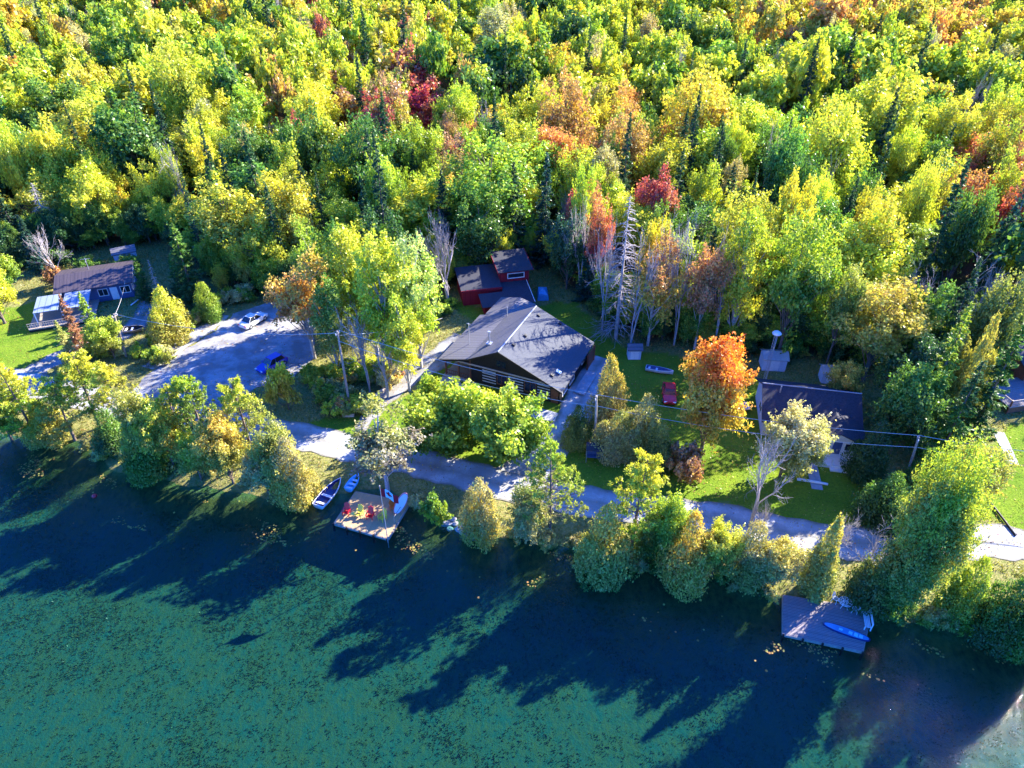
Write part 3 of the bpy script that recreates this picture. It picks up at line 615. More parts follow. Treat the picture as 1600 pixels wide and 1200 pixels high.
# ------------------------------------------------------------------ trees placed one by one: kind, trunk foot px, top px, width px, colours, label
TREES = [
 ('broad', 8, 505, 385, 92, 'yellow', 'lime', 'round yellow tree at the left edge of the lawn, beside the cottage with brown roof'),
 ('bare', 96, 448, 352, 62, '', '', 'leafless grey tree standing behind the cottage with brown roof'),
 ('bare_spruce', 92, 392, 285, 64, '', '', 'dead grey conifer in the forest edge above the leafless tree by the brown roofed cottage'),
 ('spruce', 40, 402, 286, 46, 'spruce', 'pine', 'dark narrow spruce at the left forest edge behind the brown roofed cottage'),
 ('spruce', 66, 425, 335, 40, 'bluegreen', 'spruce', 'small dark spruce just left of the leafless tree behind the brown roofed cottage'),
 ('shrub', 90, 446, 417, 34, 'rust', 'orange', 'rust coloured shrub at the foot of the leafless grey tree'),
 ('spruce', 306, 475, 348, 66, 'pine', 'green', 'tall green spruce between the brown roofed cottage and the parking lot'),
 ('spruce', 284, 462, 396, 34, 'pine', 'green', 'short green spruce leaning on the tall spruce left of the parking lot'),
 ('bare_spruce', 258, 488, 405, 26, '', '', 'thin dead grey brown conifer rising behind the golden cedar right of the brown roofed cottage'),
 ('cedar', 272, 530, 448, 80, 'cedargold', 'yellow', 'wide golden cedar right of the brown roofed cottage'),
 ('cedar', 330, 500, 440, 50, 'green', 'lime', 'green cedar bush at the gravel path left of the parking lot'),
 ('broad', 352, 460, 414, 30, 'gold', 'yellow', 'small golden tree at the forest edge right of the tall green spruce'),
 ('spruce', 128, 545, 458, 34, 'rust', 'rust', 'dying rust red conifer in front of the brown roofed cottage'),
 ('spruce', 160, 548, 455, 46, 'green', 'lime', 'green conifer beside the dying rust red one, left of the utility pole'),
 ('spruce', 118, 575, 500, 40, 'khaki', 'olive', 'khaki conifer at the edge of the lane in front of the brown roofed cottage'),
 ('pine', 30, 672, 535, 92, 'olive', 'lime', 'leftmost pine on the lake shore'),
 ('pine', -25, 668, 520, 92, 'olive', 'lime', 'pine cut by the left edge of the photo at the shore'),
 ('cedar', 80, 684, 628, 86, 'cedargold', 'yellow', 'low golden cedar overhanging the water at far left'),
 ('pine', 158, 668, 545, 96, 'green', 'yellow', 'bushy pine on the shore in front of the lane to the brown roofed cottage'),
 ('pine', 205, 672, 562, 80, 'olive', 'yellow', 'open pine with bare stems just right of the bushiest left pine'),
 ('cedar', 185, 705, 640, 72, 'deep', 'green', 'dark green cedar below the two left pines'),
 ('cedar', 232, 742, 655, 80, 'green', 'cedargold', 'green and golden cedar on the shore below the parking lot'),
 ('broad', 275, 735, 622, 76, 'gold', 'lime', 'golden green tree on the shore below the parking lot'),
 ('fine', 315, 750, 670, 74, 'olive', 'yellow', 'olive bushy tree between the golden shore tree and the twin pines'),
 ('pine', 335, 718, 572, 86, 'pine', 'lime', 'left one of the twin pines on the shore in front of the blue car'),
 ('pine', 398, 722, 574, 96, 'olive', 'yellow', 'right one of the twin pines on the shore in front of the blue car'),
 ('fine', 420, 770, 700, 64, 'straw', 'khaki', 'straw coloured bush at the water under the right twin pine'),
 ('cedar', 464, 780, 682, 88, 'cedargold', 'khaki', 'large golden cedar left of the navy boat'),
 ('sparse', 492, 560, 392, 100, 'orange', 'gold', 'orange brown tree with bare forked trunk at the right end of the parking lot'),
 ('fine', 515, 515, 460, 46, 'red', 'rust', 'dark red small tree behind the orange brown one by the parking lot'),
 ('ash', 566, 560, 330, 96, 'lime', 'yellow', 'tall yellow green tree in the grove left of the dark house, nearest the parking lot'),
 ('ash', 612, 590, 312, 110, 'lime', 'yellow', 'tallest yellow green tree in the grove left of the dark house'),
 ('ash', 658, 575, 358, 92, 'lime', 'pale', 'tall lime tree at the right side of the grove left of the dark house'),
 ('ash', 530, 590, 415, 76, 'olive', 'green', 'shorter olive green tree at the lower left of the grove by the dark house'),
 ('ash', 590, 555, 380, 90, 'lime', 'yellow', 'lime tree in the middle of the grove left of the dark house'),
 ('ash', 640, 610, 452, 70, 'yellow', 'lime', 'yellow leaved tree at the lower right of the grove left of the dark house'),
 ('bare', 578, 612, 470, 70, '', '', 'leafless grey brown tree in front of the grove, right of the utility pole'),
 ('bare', 604, 622, 520, 70, '', '', 'lower leafless thicket tree between the grove and the side path'),
 ('bare', 700, 478, 322, 110, '', '', 'leafless spreading grey tree behind the grove and left of the red barn'),
 ('shrub', 452, 640, 570, 48, 'gold', 'yellow', 'golden shrub in front of the blue car'),
 ('dense', 688, 690, 582, 128, 'green', 'lime', 'left round green tree in front of the dark house'),
 ('dense', 745, 668, 600, 90, 'lime', 'yellow', 'smaller round tree between the two big round trees in front of the dark house'),
 ('dense', 790, 712, 590, 138, 'green', 'lime', 'right round green tree in front of the dark house'),
 ('sparse', 606, 768, 636, 116, 'mauve', 'olive', 'greyish brown leaved tree standing over the wooden deck with red chairs'),
 ('cedar', 752, 840, 745, 80, 'cedargold', 'khaki', 'golden cedar on the shore between the road and the water, right of the wooden deck'),
 ('shrub', 680, 815, 772, 44, 'lime', 'green', 'bright lime shrub right of the wooden deck with red chairs'),
 ('shrub', 655, 795, 775, 26, 'khaki', 'straw', 'tuft of dry khaki brush at the right corner of the wooden deck'),
 ('cedar', 946, 668, 555, 80, 'khaki', 'cedargold', 'tall golden brown cedar right of the dark house'),
 ('cedar', 1000, 708, 615, 84, 'olive', 'khaki', 'olive cedar between the tall golden brown cedar and the orange maple'),
 ('cedar', 962, 712, 640, 84, 'khaki', 'olive', 'low khaki cedar at the foot of the white pole beside the driveway'),
 ('cedar', 1025, 735, 660, 64, 'deep', 'olive', 'dark cedar bush left of the orange maple trunk'),
 ('fine', 1096, 702, 516, 128, 'gold', 'flame', 'maple turning from green to bright orange beside the red car'),
 ('shrub', 1068, 742, 690, 66, 'orange', 'rust', 'orange leaved shrub under the orange maple'),
 ('pine', 858, 842, 692, 118, 'olive', 'lime', 'open pine at the shore below the driveway mouth'),
 ('pine', 986, 862, 700, 108, 'lime', 'yellow', 'lone lime pine with dark stem between road and lake'),
 ('fine', 822, 848, 768, 80, 'khaki', 'olive', 'khaki tree left of the open pine below the driveway mouth'),
 ('cedar', 940, 892, 790, 108, 'olive', 'cedargold', 'big rounded olive cedar overhanging the lake in the middle of the shore'),
 ('cedar', 1010, 872, 800, 60, 'green', 'olive', 'green cedar right of the big rounded olive cedar'),
 ('cedar', 1066, 905, 800, 104, 'cedargold', 'gold', 'big golden cedar on the shore right of the lone pine'),
 ('fine', 1112, 900, 815, 78, 'olive', 'yellow', 'loose olive tree squeezed between two bigger cedars on the shore'),
 ('cedar', 1162, 908, 815, 84, 'olive', 'khaki', 'pointed olive cedar below the leafless silver tree'),
 ('fine', 1207, 920, 838, 84, 'khaki', 'cedargold', 'khaki tree at the left corner of the grey deck'),
 ('column', 1268, 925, 808, 66, 'olive', 'cedargold', 'slim olive cedar behind the grey deck'),
 ('cedar', 1350, 945, 845, 86, 'deep', 'olive', 'dark cedar behind the white bench on the grey deck'),
 ('bare', 1168, 822, 668, 92, '', '', 'leafless silver tree beside the road, left of the white cottage walk'),
 ('bare', 1186, 842, 776, 46, '', '', 'small leafless tree just right of the leafless silver tree'),
 ('bare', 1296, 880, 800, 50, '', '', 'small leafless tree between the road and the grey deck'),
 ('bare', 1345, 905, 812, 80, '', '', 'leafless bushy tree behind the dark cedar by the grey deck'),
 ('fine', 1218, 745, 632, 106, 'olive', 'straw', 'grey green willow like tree in front of the white cottage'),
 ('fine', 1256, 735, 655, 56, 'pale', 'straw', 'pale drooping tree half in front of the white cottage porch'),
 ('large', 1396, 950, 695, 134, 'olive', 'lime', 'largest lime green tree on the right shore, left of the pine with dark stem'),
 ('broad', 1500, 800, 690, 104, 'cedargold', 'olive', 'golden brown tree behind the largest lime green shore tree'),
 ('cedar', 1490, 960, 870, 96, 'green', 'lime', 'green cedar right of the largest lime green shore tree'),
 ('cedar', 1545, 995, 905, 100, 'deep', 'green', 'dark green cedar over the water near the right edge'),
 ('pine', 1585, 965, 800, 104, 'olive', 'gold', 'pine with dark stem at the right edge of the shore'),
 ('cedar', 1600, 1020, 920, 96, 'green', 'olive', 'green cedar cut by the right edge of the photo'),
 ('broad', 1346, 600, 432, 148, 'olive', 'gold', 'broad golden orange oak behind the white cottage'),
 ('spruce', 1425, 690, 470, 76, 'green', 'lime', 'tall bright green spruce right of the white cottage'),
 ('fine', 1388, 710, 560, 110, 'deep', 'green', 'dark green tree hugging the right wall of the white cottage'),
 ('cedar', 1478, 672, 490, 70, 'olive', 'cedargold', 'tall golden cedar between two green spruces right of the white cottage'),
 ('spruce', 1512, 690, 498, 70, 'deep', 'green', 'feathery dark green conifer at the right, left of the raised deck'),
 ('column', 1450, 660, 520, 54, 'green', 'olive', 'narrow green cedar beside the tall bright green spruce'),
 ('cedar', 1345, 745, 655, 76, 'deep', 'pine', 'dark cedar at the right corner of the white cottage porch'),
 ('cedar', 1375, 812, 738, 104, 'deep', 'green', 'dark round bush on the lawn right of the cottage walk'),
 ('cedar', 1425, 780, 700, 80, 'deep', 'green', 'dark bush at the foot of the utility pole right of the white cottage'),
 ('broad', 1214, 560, 328, 132, 'green', 'lime', 'large bright green maple behind the lattice tower'),
 ('bare_spruce', 962, 528, 268, 110, '', '', 'tall dead silvery conifer right of the dark house'),
 ('sparse', 1012, 540, 372, 76, 'gold', 'orange', 'thin birch with golden orange leaves right of the dead silvery conifer'),
 ('bare', 1052, 540, 330, 76, '', '', 'leafless birch with white stems right of the thin golden birch'),
 ('sparse', 1085, 545, 360, 70, 'rust', 'orange', 'thin rust leaved birch behind the orange maple'),
 ('bare', 1115, 545, 350, 70, '', '', 'leafless birch left of the large bright green maple'),
 ('ash', 1138, 545, 290, 84, 'yellow', 'lime', 'tall yellow tree left of the large bright green maple'),
 ('bare', 905, 460, 300, 56, '', '', 'leafless tree with reddish neighbours behind the dark house'),
 ('sparse', 930, 470, 290, 46, 'red', 'orange', 'thin red leaved tree above the dead silvery conifer'),
 ('spruce', 850, 412, 236, 52, 'spruce', 'bluegreen', 'tallest dark blue green spruce behind the red barn'),
 ('spruce', 803, 408, 252, 56, 'spruce', 'pine', 'dark spruce directly behind the red barn, left of the tallest one'),
 ('broad', 752, 432, 300, 96, 'deep', 'green', 'deep green tree behind the left end of the red barn'),
 ('broad', 885, 452, 330, 76, 'deep', 'bluegreen', 'deep green tree shading the right end of the red barn'),
 ('spruce', 920, 468, 372, 54, 'spruce', 'bluegreen', 'short dark spruce between the red barn and the dead silvery conifer'),
 ('bare', 1402, 560, 415, 80, '', '', 'leafless grey tree behind the tall bright green spruce'),
 ('bare', 1478, 565, 390, 100, '', '', 'leafless spreading tree above the tall golden cedar at right'),
 ('spruce', 1195, 420, 282, 40, 'pine', 'green', 'dark narrow spruce above the large bright green maple'),
 ('spruce', 1293, 440, 290, 44, 'spruce', 'pine', 'dark spruce above the broad golden orange oak'),
 ('cedar', 900, 695, 632, 56, 'olive', 'deep', 'olive bush on the right side of the driveway'),
 ('pine', 60, 690, 565, 96, 'lime', 'yellow', 'second pine from the left edge, leaning over the golden shore cedar'),
 ('pine', 118, 688, 585, 90, 'olive', 'lime', 'pine between the leftmost cedars and the bushy pine on the shore'),
 ('fine', 250, 735, 610, 92, 'yellow', 'olive', 'yellow olive tree hiding the road below the parking lot mouth'),
 ('pine', 292, 720, 590, 92, 'olive', 'yellow', 'pine left of the twin pines on the shore'),
 ('fine', 365, 755, 640, 84, 'olive', 'gold', 'olive gold tree between and below the twin pines'),
 ('fine', 436, 765, 660, 84, 'cedargold', 'olive', 'golden olive tree left of the large golden cedar by the navy boat'),
 ('fine', 20, 690, 600, 84, 'green', 'lime', 'mid green tree at the water under the leftmost pine'),
 ('fine', 1038, 880, 772, 80, 'green', 'lime', 'green tree right of the lone pine at the road edge'),
 ('fine', 1390, 960, 850, 96, 'green', 'olive', 'green tree right of the dark cedar by the white bench'),
 ('fine', 180, 560, 490, 60, 'olive', 'lime', 'olive tree at the lane hiding the front of the brown roofed cottage'),
 ('spruce', 232, 470, 400, 34, 'pine', 'green', 'short spruce against the right wall of the brown roofed cottage'),
 ('broad', 20, 470, 395, 60, 'green', 'lime', 'green tree left of the patio of the brown roofed cottage'),
 ('fine', 1310, 640, 560, 60, 'olive', 'gold', 'olive tree leaning over the right end of the white cottage roof'),
 ('spruce', 1460, 730, 560, 76, 'green', 'pine', 'green spruce above the utility pole right of the white cottage'),
 ('bare', 985, 545, 350, 70, '', '', 'leafless tree squeezed between the dead silvery conifer and the golden birch'),
 ('bare', 940, 515, 330, 60, '', '', 'leafless grey tree just left of the dead silvery conifer'),
 ('bare', 1030, 520, 310, 70, '', '', 'tall leafless grey tree behind the thin golden birch'),
 ('fine', 1412, 655, 515, 104, 'deep', 'pine', 'very dark tree between the white cottage and the tall bright green spruce'),
 ('ash', 508, 505, 345, 80, 'green', 'lime', 'mid green slender tree behind the orange brown tree by the parking lot'),
 ('ash', 548, 512, 325, 84, 'lime', 'green', 'lime slender tree at the back of the grove nearest the forest'),
 ('broad', 608, 505, 318, 90, 'green', 'deep', 'mid green tree at the back of the grove left of the spreading leafless tree'),
 ('broad', 1290, 572, 395, 90, 'green', 'olive', 'mid green tree left of the broad golden orange oak behind the white cottage'),
 ('broad', 1408, 590, 420, 96, 'deep', 'green', 'deep green tree right of the broad golden orange oak'),
 ('spruce', 1450, 600, 400, 60, 'spruce', 'pine', 'tall dark spruce at the forest edge behind the tall bright green spruce'),
 ('broad', 1505, 605, 420, 96, 'deep', 'olive', 'deep green tree behind the golden cedar at right'),
 ('broad', 240, 330, 62, 130, 'deep', 'green', 'large deep green tree standing out of the yellow forest at upper left'),
 ('broad', 1560, 440, 238, 110, 'red', 'orange', 'bright red tree near the right edge of the forest'),
]
PLACED = []
for i, (k, bx, by, ty, w, c1, c2, lab) in enumerate(TREES):
    # foot on the ground, height from the top's sight line
    z0 = 0.0
    for _ in range(4): x, y = G(bx, by, z0); z0 = hz1(x, y)
    if k in ('broad', 'fine') and by < 340: pass
    lo, hi = .5, 40.
    for _ in range(40):
        m = (lo + hi) / 2
        if P(x, y, z0 + m)[1] > ty: lo = m
        else: hi = m
    H = lo; zc = P(x, y, z0 + H * .55)[2]; Rr = w / 2 / (FOC / zc)
    if k == 'cedar': Rr *= .84
    if k in ('fine', 'broad', 'ash'): Rr *= .9
    if k == 'dense': H *= .74
    elif k in ('fine', 'broad', 'sparse', 'ash', 'pine'): H *= .94
    H = min(H, 21)
    tilt = (0, 0)
    g = None
    put_tree(k, x, y, H, Rr, c1 or 'lime', c2 or None, lab, 'shrub' if k == 'shrub' else 'tree', g, var=i, rz=(i * 1.37) % 6.28, jit=.05)
    if k == 'dense':   # they also fill to the ground
        pass
    PLACED.append((x, y, Rr))

# ------------------------------------------------------------------ the forest
frs = np.random.default_rng(77)
ZL = [(0, 260, 'brown roofed cottage'), (260, 500, 'parking lot'), (500, 710, 'pale green grove'), (710, 900, 'red barn'), (900, 1080, 'dead silvery conifer'), (1080, 1280, 'large bright green maple'), (1280, 1440, 'orange and olive oak'), (1440, 1601, 'feathery conifer by the raised deck')]
def palette(px, py, x, y):
    """kind and colours by where in the wood the tree stands"""
    n = float(wob(np.array(x), np.array(y), .05, 4.0)); r = frs.random()
    near = (px - 620) ** 2 / 60 ** 2 + (py - 150) ** 2 / 50 ** 2 < 1 or (px - 690) ** 2 / 45 ** 2 + (py - 235) ** 2 / 60 ** 2 < 1
    if near: return ('broad', *[('crimson', 'red'), ('red', 'rust'), ('rust', 'gold'), ('gold', 'lime'), ('lime', 'rust'), ('green', 'lime')][int(frs.integers(6))])
    if (px > 1130 and py < 60 and px < 1540): return ('broad', 'orange', 'gold') if r < .45 else ('broad', 'gold', 'lime')
    if px > 1500 and 215 < py < 330: return ('broad', 'red', 'orange') if r < .4 else ('broad', 'gold', 'lime')
    if 850 < px < 1060 and 150 < py < 260 and r < .35: return ('broad', 'gold', 'orange')
    if 380 < px < 560 and 60 < py < 240 and r < .3: return ('broad', 'gold', 'rust')
    dark = .42 if 230 < py < 420 else .17
    if px < 700 and py > 220: dark += .08
    if px > 1050 and 230 < py < 560: dark = .62
    if r < dark * .6: return ('spruce', 'spruce' if frs.random() < .6 else 'pine', 'pine')
    if r < dark: return ('broad', 'deep', 'green')
    q = frs.random()
    if q < .08 + .04 * (py > 250): return ('bare', '', '')
    if py > 260 and px > 850 and q < .25: return ('ash', 'pale', 'lime')
    q = frs.random() + .12 * n
    if q < .12: return ('broad', 'green', 'lime')
    if q < .44: return ('broad', 'lime', 'yellow')
    if q < .76: return ('broad', 'yellow', 'lime')
    if q < .80: return ('broad', 'olive', 'yellow')
    if q < .87: return ('broad', 'gold', 'yellow')
    if q < .965: return ('ash', 'straw', 'khaki')
    if q < .99: return ('broad', 'gold', 'orange')
    return ('broad', 'rust', 'red') if frs.random() < .4 else ('broad', 'yellow', 'gold')
EDGE = []
for px in np.arange(-60, 1680, 19.0):
    fx, fy_ = G(px, float(np.interp(px, [q[0] for q in FRONT_PX], [q[1] for q in FRONT_PX])))
    for k_ in range(2):
        x = fx + frs.uniform(-1, 1); y = fy_ + frs.uniform(.2, 1.6) + k_ * 3.6
        if any((x - a) ** 2 + (y - b) ** 2 < (.3 * r_ + .7) ** 2 for a, b, r_ in PLACED): continue
        EDGE.append((x, y, frs.uniform(3.5, 8.5), frs.uniform(1.6, 2.8), ['green', 'deep', 'olive', 'lime', 'pine', 'green'][int(frs.integers(6))], px))
cand = []
sp = 6.2; row = 0; yy = 88.0
while yy < 355:
    xx = -300.0 + (row % 2) * sp / 2
    while xx < 300:
        x = xx + frs.uniform(-.42, .42) * sp; y = yy + frs.uniform(-.42, .42) * sp
        xx += sp
        if y < front_y(x) + 1.5: continue
        z = hz1(x, y); px, py, zc = P(x, y, z + 11)
        if zc < 5 or px < -260 or px > 1900 or py < -190: continue
        if any((x - a) ** 2 + (y - b) ** 2 < (.62 * r_ + 1.6) ** 2 for a, b, r_ in PLACED): continue
        k, c1, c2 = palette(px, py, x, y)
        H = frs.uniform(10, 19) * (1.0 if k != 'spruce' else 1.3); edge = y - front_y(x)
        if k == 'broad': Rr = frs.uniform(2.6, 5.6)
        elif k == 'ash': Rr = frs.uniform(3.0, 4.2)
        elif k == 'spruce': Rr = frs.uniform(1.9, 2.9)
        else: Rr = frs.uniform(2.0, 3.0)
        if frs.random() < .14 and k in ('broad', 'ash'): Rr *= 1.4; H *= 1.2
        elif frs.random() < .2: Rr *= .72; H *= .85
        if x > 5 and edge < 14 and k != 'bare': H *= 1.12
        px, py, zc = P(x, y, z + H * .85)
        cand.append(dict(k=k, c1=c1, c2=c2, x=x, y=y, z=z, H=H, R=Rr, px=px, py=py, zc=zc, vis=(-20 < px < 1620 and py > -15)))
    yy += sp * .87; row += 1
quota = {'broad': 225, 'ash': 60, 'spruce': 150, 'bare': 75}; used = dict.fromkeys(quota, 0)
cand.sort(key=lambda c: c['zc'])
indiv = []; mass = []
for c in cand:
    if c['vis'] and used[c['k']] < quota[c['k']]: used[c['k']] += 1; indiv.append(c)
    else: mass.append(c)
KW = dict(broad='broadleaf tree', ash='tall slender broadleaf tree', spruce='spruce', bare='leafless tree')
ORD = ['', 'second ', 'third ', 'fourth ', 'fifth ', 'sixth ', 'seventh ', 'eighth ', 'ninth ', 'tenth ', 'eleventh ', 'twelfth ', 'thirteenth ', 'fourteenth ', 'fifteenth ', 'sixteenth ']
zones = {}
for c in indiv:
    zi = next((i for i, (a, b, _) in enumerate(ZL) if a <= c['px'] < b), 0 if c['px'] < 0 else len(ZL) - 1)
    band = int(min(3, max(0, (c['y'] - front_y(c['x'])) // 12)))
    what = 'bare grey tree' if c['k'] == 'bare' else ' and '.join(dict.fromkeys([WORD[c['c1']].split(' ')[0], WORD[c['c2']].split(' ')[0]])) + ' ' + dict(broad='broadleaf', ash='slender tree', spruce='spruce')[c['k']]
    zones.setdefault((zi, band, what), []).append(c)
BW = ['front row of forest behind', 'second row of forest behind', 'deep forest behind', 'far forest beyond']
ZS = ['brown cottage', 'parking lot', 'pale grove', 'red barn', 'dead conifer', 'bright green maple', 'orange oak', 'raised deck']
for (zi, band, what), L in zones.items():
    L.sort(key=lambda c: c['px'])
    for i, c in enumerate(L):
        c['label'] = ((ORD[i] if i < 16 else '') + 'leftmost ' if len(L) > 1 else 'only ') + what + ', ' + BW[band] + ' the ' + ZS[zi]
for c in indiv:
    put_tree(c['k'], c['x'], c['y'], c['H'], c['R'], c['c1'] or 'lime', c['c2'] or None, c['label'], 'tree', 'trees of the autumn forest', jit=.13)
EW = {}
for e in EDGE:
    zi = next((i for i, (a, b, _) in enumerate(ZL) if a <= e[5] < b), 0 if e[5] < 0 else len(ZL) - 1); EW.setdefault((zi, e[4]), []).append(e)
for (zi, c1), L in EW.items():
    L.sort(key=lambda e: e[5])
    for i, (x, y, H, Rr, _, px) in enumerate(L):
        lab = (ORD[i] + 'leftmost ' if len(L) > 1 else 'only ') + 'low ' + ('very dark green' if c1 == 'pine' else WORD[c1]) + ' sapling at the forest foot near the ' + ZS[zi]
        sp_ = put_tree('fine', x, y, H, Rr, c1, {'green': 'lime', 'deep': 'green', 'olive': 'lime', 'lime': 'yellow', 'pine': 'deep'}[c1], lab, 'sapling', 'saplings along the forest foot'); sp_.name = 'sapling'
# the far wood: one mass
LOD = {}
for s in range(6): g = gen_broad(300 + s, 12, 4.2, .30, 36 + 6 * (s % 3), 1500, .36, .15 + .1 * (s % 3)); LOD.setdefault('broad', []).append(g)
for s in range(2): LOD.setdefault('ash', []).append(gen_broad(320 + s, 15, 3.6, .35, 36, 1400, .34, .4))
for s in range(2): LOD.setdefault('spruce', []).append(gen_spruce(330 + s, 14, 2.3, 1100, .32))
bare_lod = PROTO['bare'][0]['raw']
Vs = []; rvs = []; tints = []; nleaf = 0; TV = []; 
for c in mass:
    an = frs.uniform(0, 6.28); ca, sa = cos(an), sin(an)
    if c['k'] == 'bare':
        TV.append((c, None)); continue
    g = LOD[c['k']][int(frs.integers(len(LOD[c['k']])))]; s = np.array([c['R'] / g['R'], c['R'] / g['R'], c['H'] / g['H']])
    V = g['V'] * s; V = np.stack([V[:, 0] * ca - V[:, 1] * sa + c['x'], V[:, 0] * sa + V[:, 1] * ca + c['y'], V[:, 2] + c['z']], 1)
    n = len(g['rv']); cz = g['V'].reshape(-1, 4, 3).mean(1)
    f = np.clip((cz[:, 2] / g['H'] * .6 + .5 * wob(cz[:, 0] + c['x'], cz[:, 1] + c['y'], 1.2) - .25) * 1.6, 0, 1)[:, None]
    a = np.array(CLR[c['c1']]); b = np.array(CLR[c['c2']]); v = frs.uniform(.85, 1.15); h = frs.uniform(.88, 1.12)
    t = (a * (1 - f) + b * f) * v; t[:, 0] *= h
    Vs.append(V); rvs.append(g['rv']); tints.append(np.concatenate([t, np.ones((n, 1))], 1))
    TV.append((c, g))
V = np.concatenate(Vs); nq = len(V) // 4
A = []; B = []; ra = []; rb = []
for c, g in TV:
    A.append((c['x'], c['y'], c['z'] - .3)); B.append((c['x'] + .3, c['y'], c['z'] + c['H'] * .85)); ra.append(.2); rb.append(.04)
    if g is None:
        for _ in range(26):
            t = frs.uniform(.35, .85); ph = frs.uniform(0, 6.28); l = c['R'] * frs.uniform(.4, 1.1)
            A.append((c['x'] + .2, c['y'], c['z'] + c['H'] * t)); B.append((c['x'] + cos(ph) * l * .7, c['y'] + sin(ph) * l * .7, c['z'] + c['H'] * t + l)); ra.append(.06); rb.append(.02)
tv, tf = seg_tubes(A, B, ra, rb, 3)
Fq = np.concatenate([np.arange(len(V)).reshape(-1, 4), tf + len(V)])
mi = np.concatenate([np.zeros(nq), np.ones(len(tf))])
me = np_mesh('far_forest', np.concatenate([V, tv]), Fq, [M['leaf_tint'], M['bark_pale']], mi,
             {'rv': np.concatenate(rvs + [np.zeros(len(tf))]), 'tint': np.concatenate(tints + [np.ones((len(tf), 4))])})
tag(link_mesh('far_forest', me), 'mixed autumn wood in yellow, green and orange covering the slope beyond the nearer trees', 'forest', kind='stuff')
print('FOREST', len(indiv), len(mass), 'quads', nq, used)
#PART2
# ------------------------------------------------------------------ buildings
def window(root, face, a0, a1, z0, z1, pos, fm=None, bars=1, fw=.09):
    """window on a wall: frame bars standing proud, pane as a sub-part. face: f b (along x) or l r (along y)"""
    fm = fm or M['white']; s = {'f': -1, 'b': 1, 'l': -1, 'r': 1}[face]; m = MB(); g = MB()
    def bar(u0, u1, w0, w1, d0, d1, mb):
        p, q = sorted((pos + s * d0, pos + s * d1))
        if face in 'fb': mb.bx(u0, u1, p, q, w0, w1)
        else: mb.bx(p, q, u0, u1, w0, w1)
    bar(a0, a1, z1 - fw, z1, .0, .06, m); bar(a0, a1, z0, z0 + fw, .0, .08, m)
    bar(a0, a0 + fw, z0 + fw, z1 - fw, .0, .06, m); bar(a1 - fw, a1, z0 + fw, z1 - fw, .0, .06, m)
    for k in range(bars):
        c = a0 + (a1 - a0) * (k + 1) / (bars + 1); bar(c - .03, c + .03, z0 + fw, z1 - fw, .0, .05, m)
    w = m.build('window', fm, root); bar(a0 + fw, a1 - fw, z0 + fw, z1 - fw, .005, .02, g); g.build('pane', M['glass'], w); return w
def door(root, face, a0, a1, z1, pos, mat, z0=.05):
    s = {'f': -1, 'b': 1, 'l': -1, 'r': 1}[face]; m = MB(); p, q = sorted((pos, pos + s * .06))
    (m.bx(a0, a1, p, q, z0, z1) if face in 'fb' else m.bx(p, q, a0, a1, z0, z1)); d = m.build('door', mat, root)
    h = MB(); c = a1 - .12
    (h.bx(c - .03, c + .03, pos + s * .06 - .02, pos + s * .06 + .03, 1.0, 1.12) if face in 'fb' else h.bx(pos + s * .06 - .02, pos + s * .06 + .03, c - .03, c + .03, 1.0, 1.12))
    h.build('handle', M['steel'], d); return d
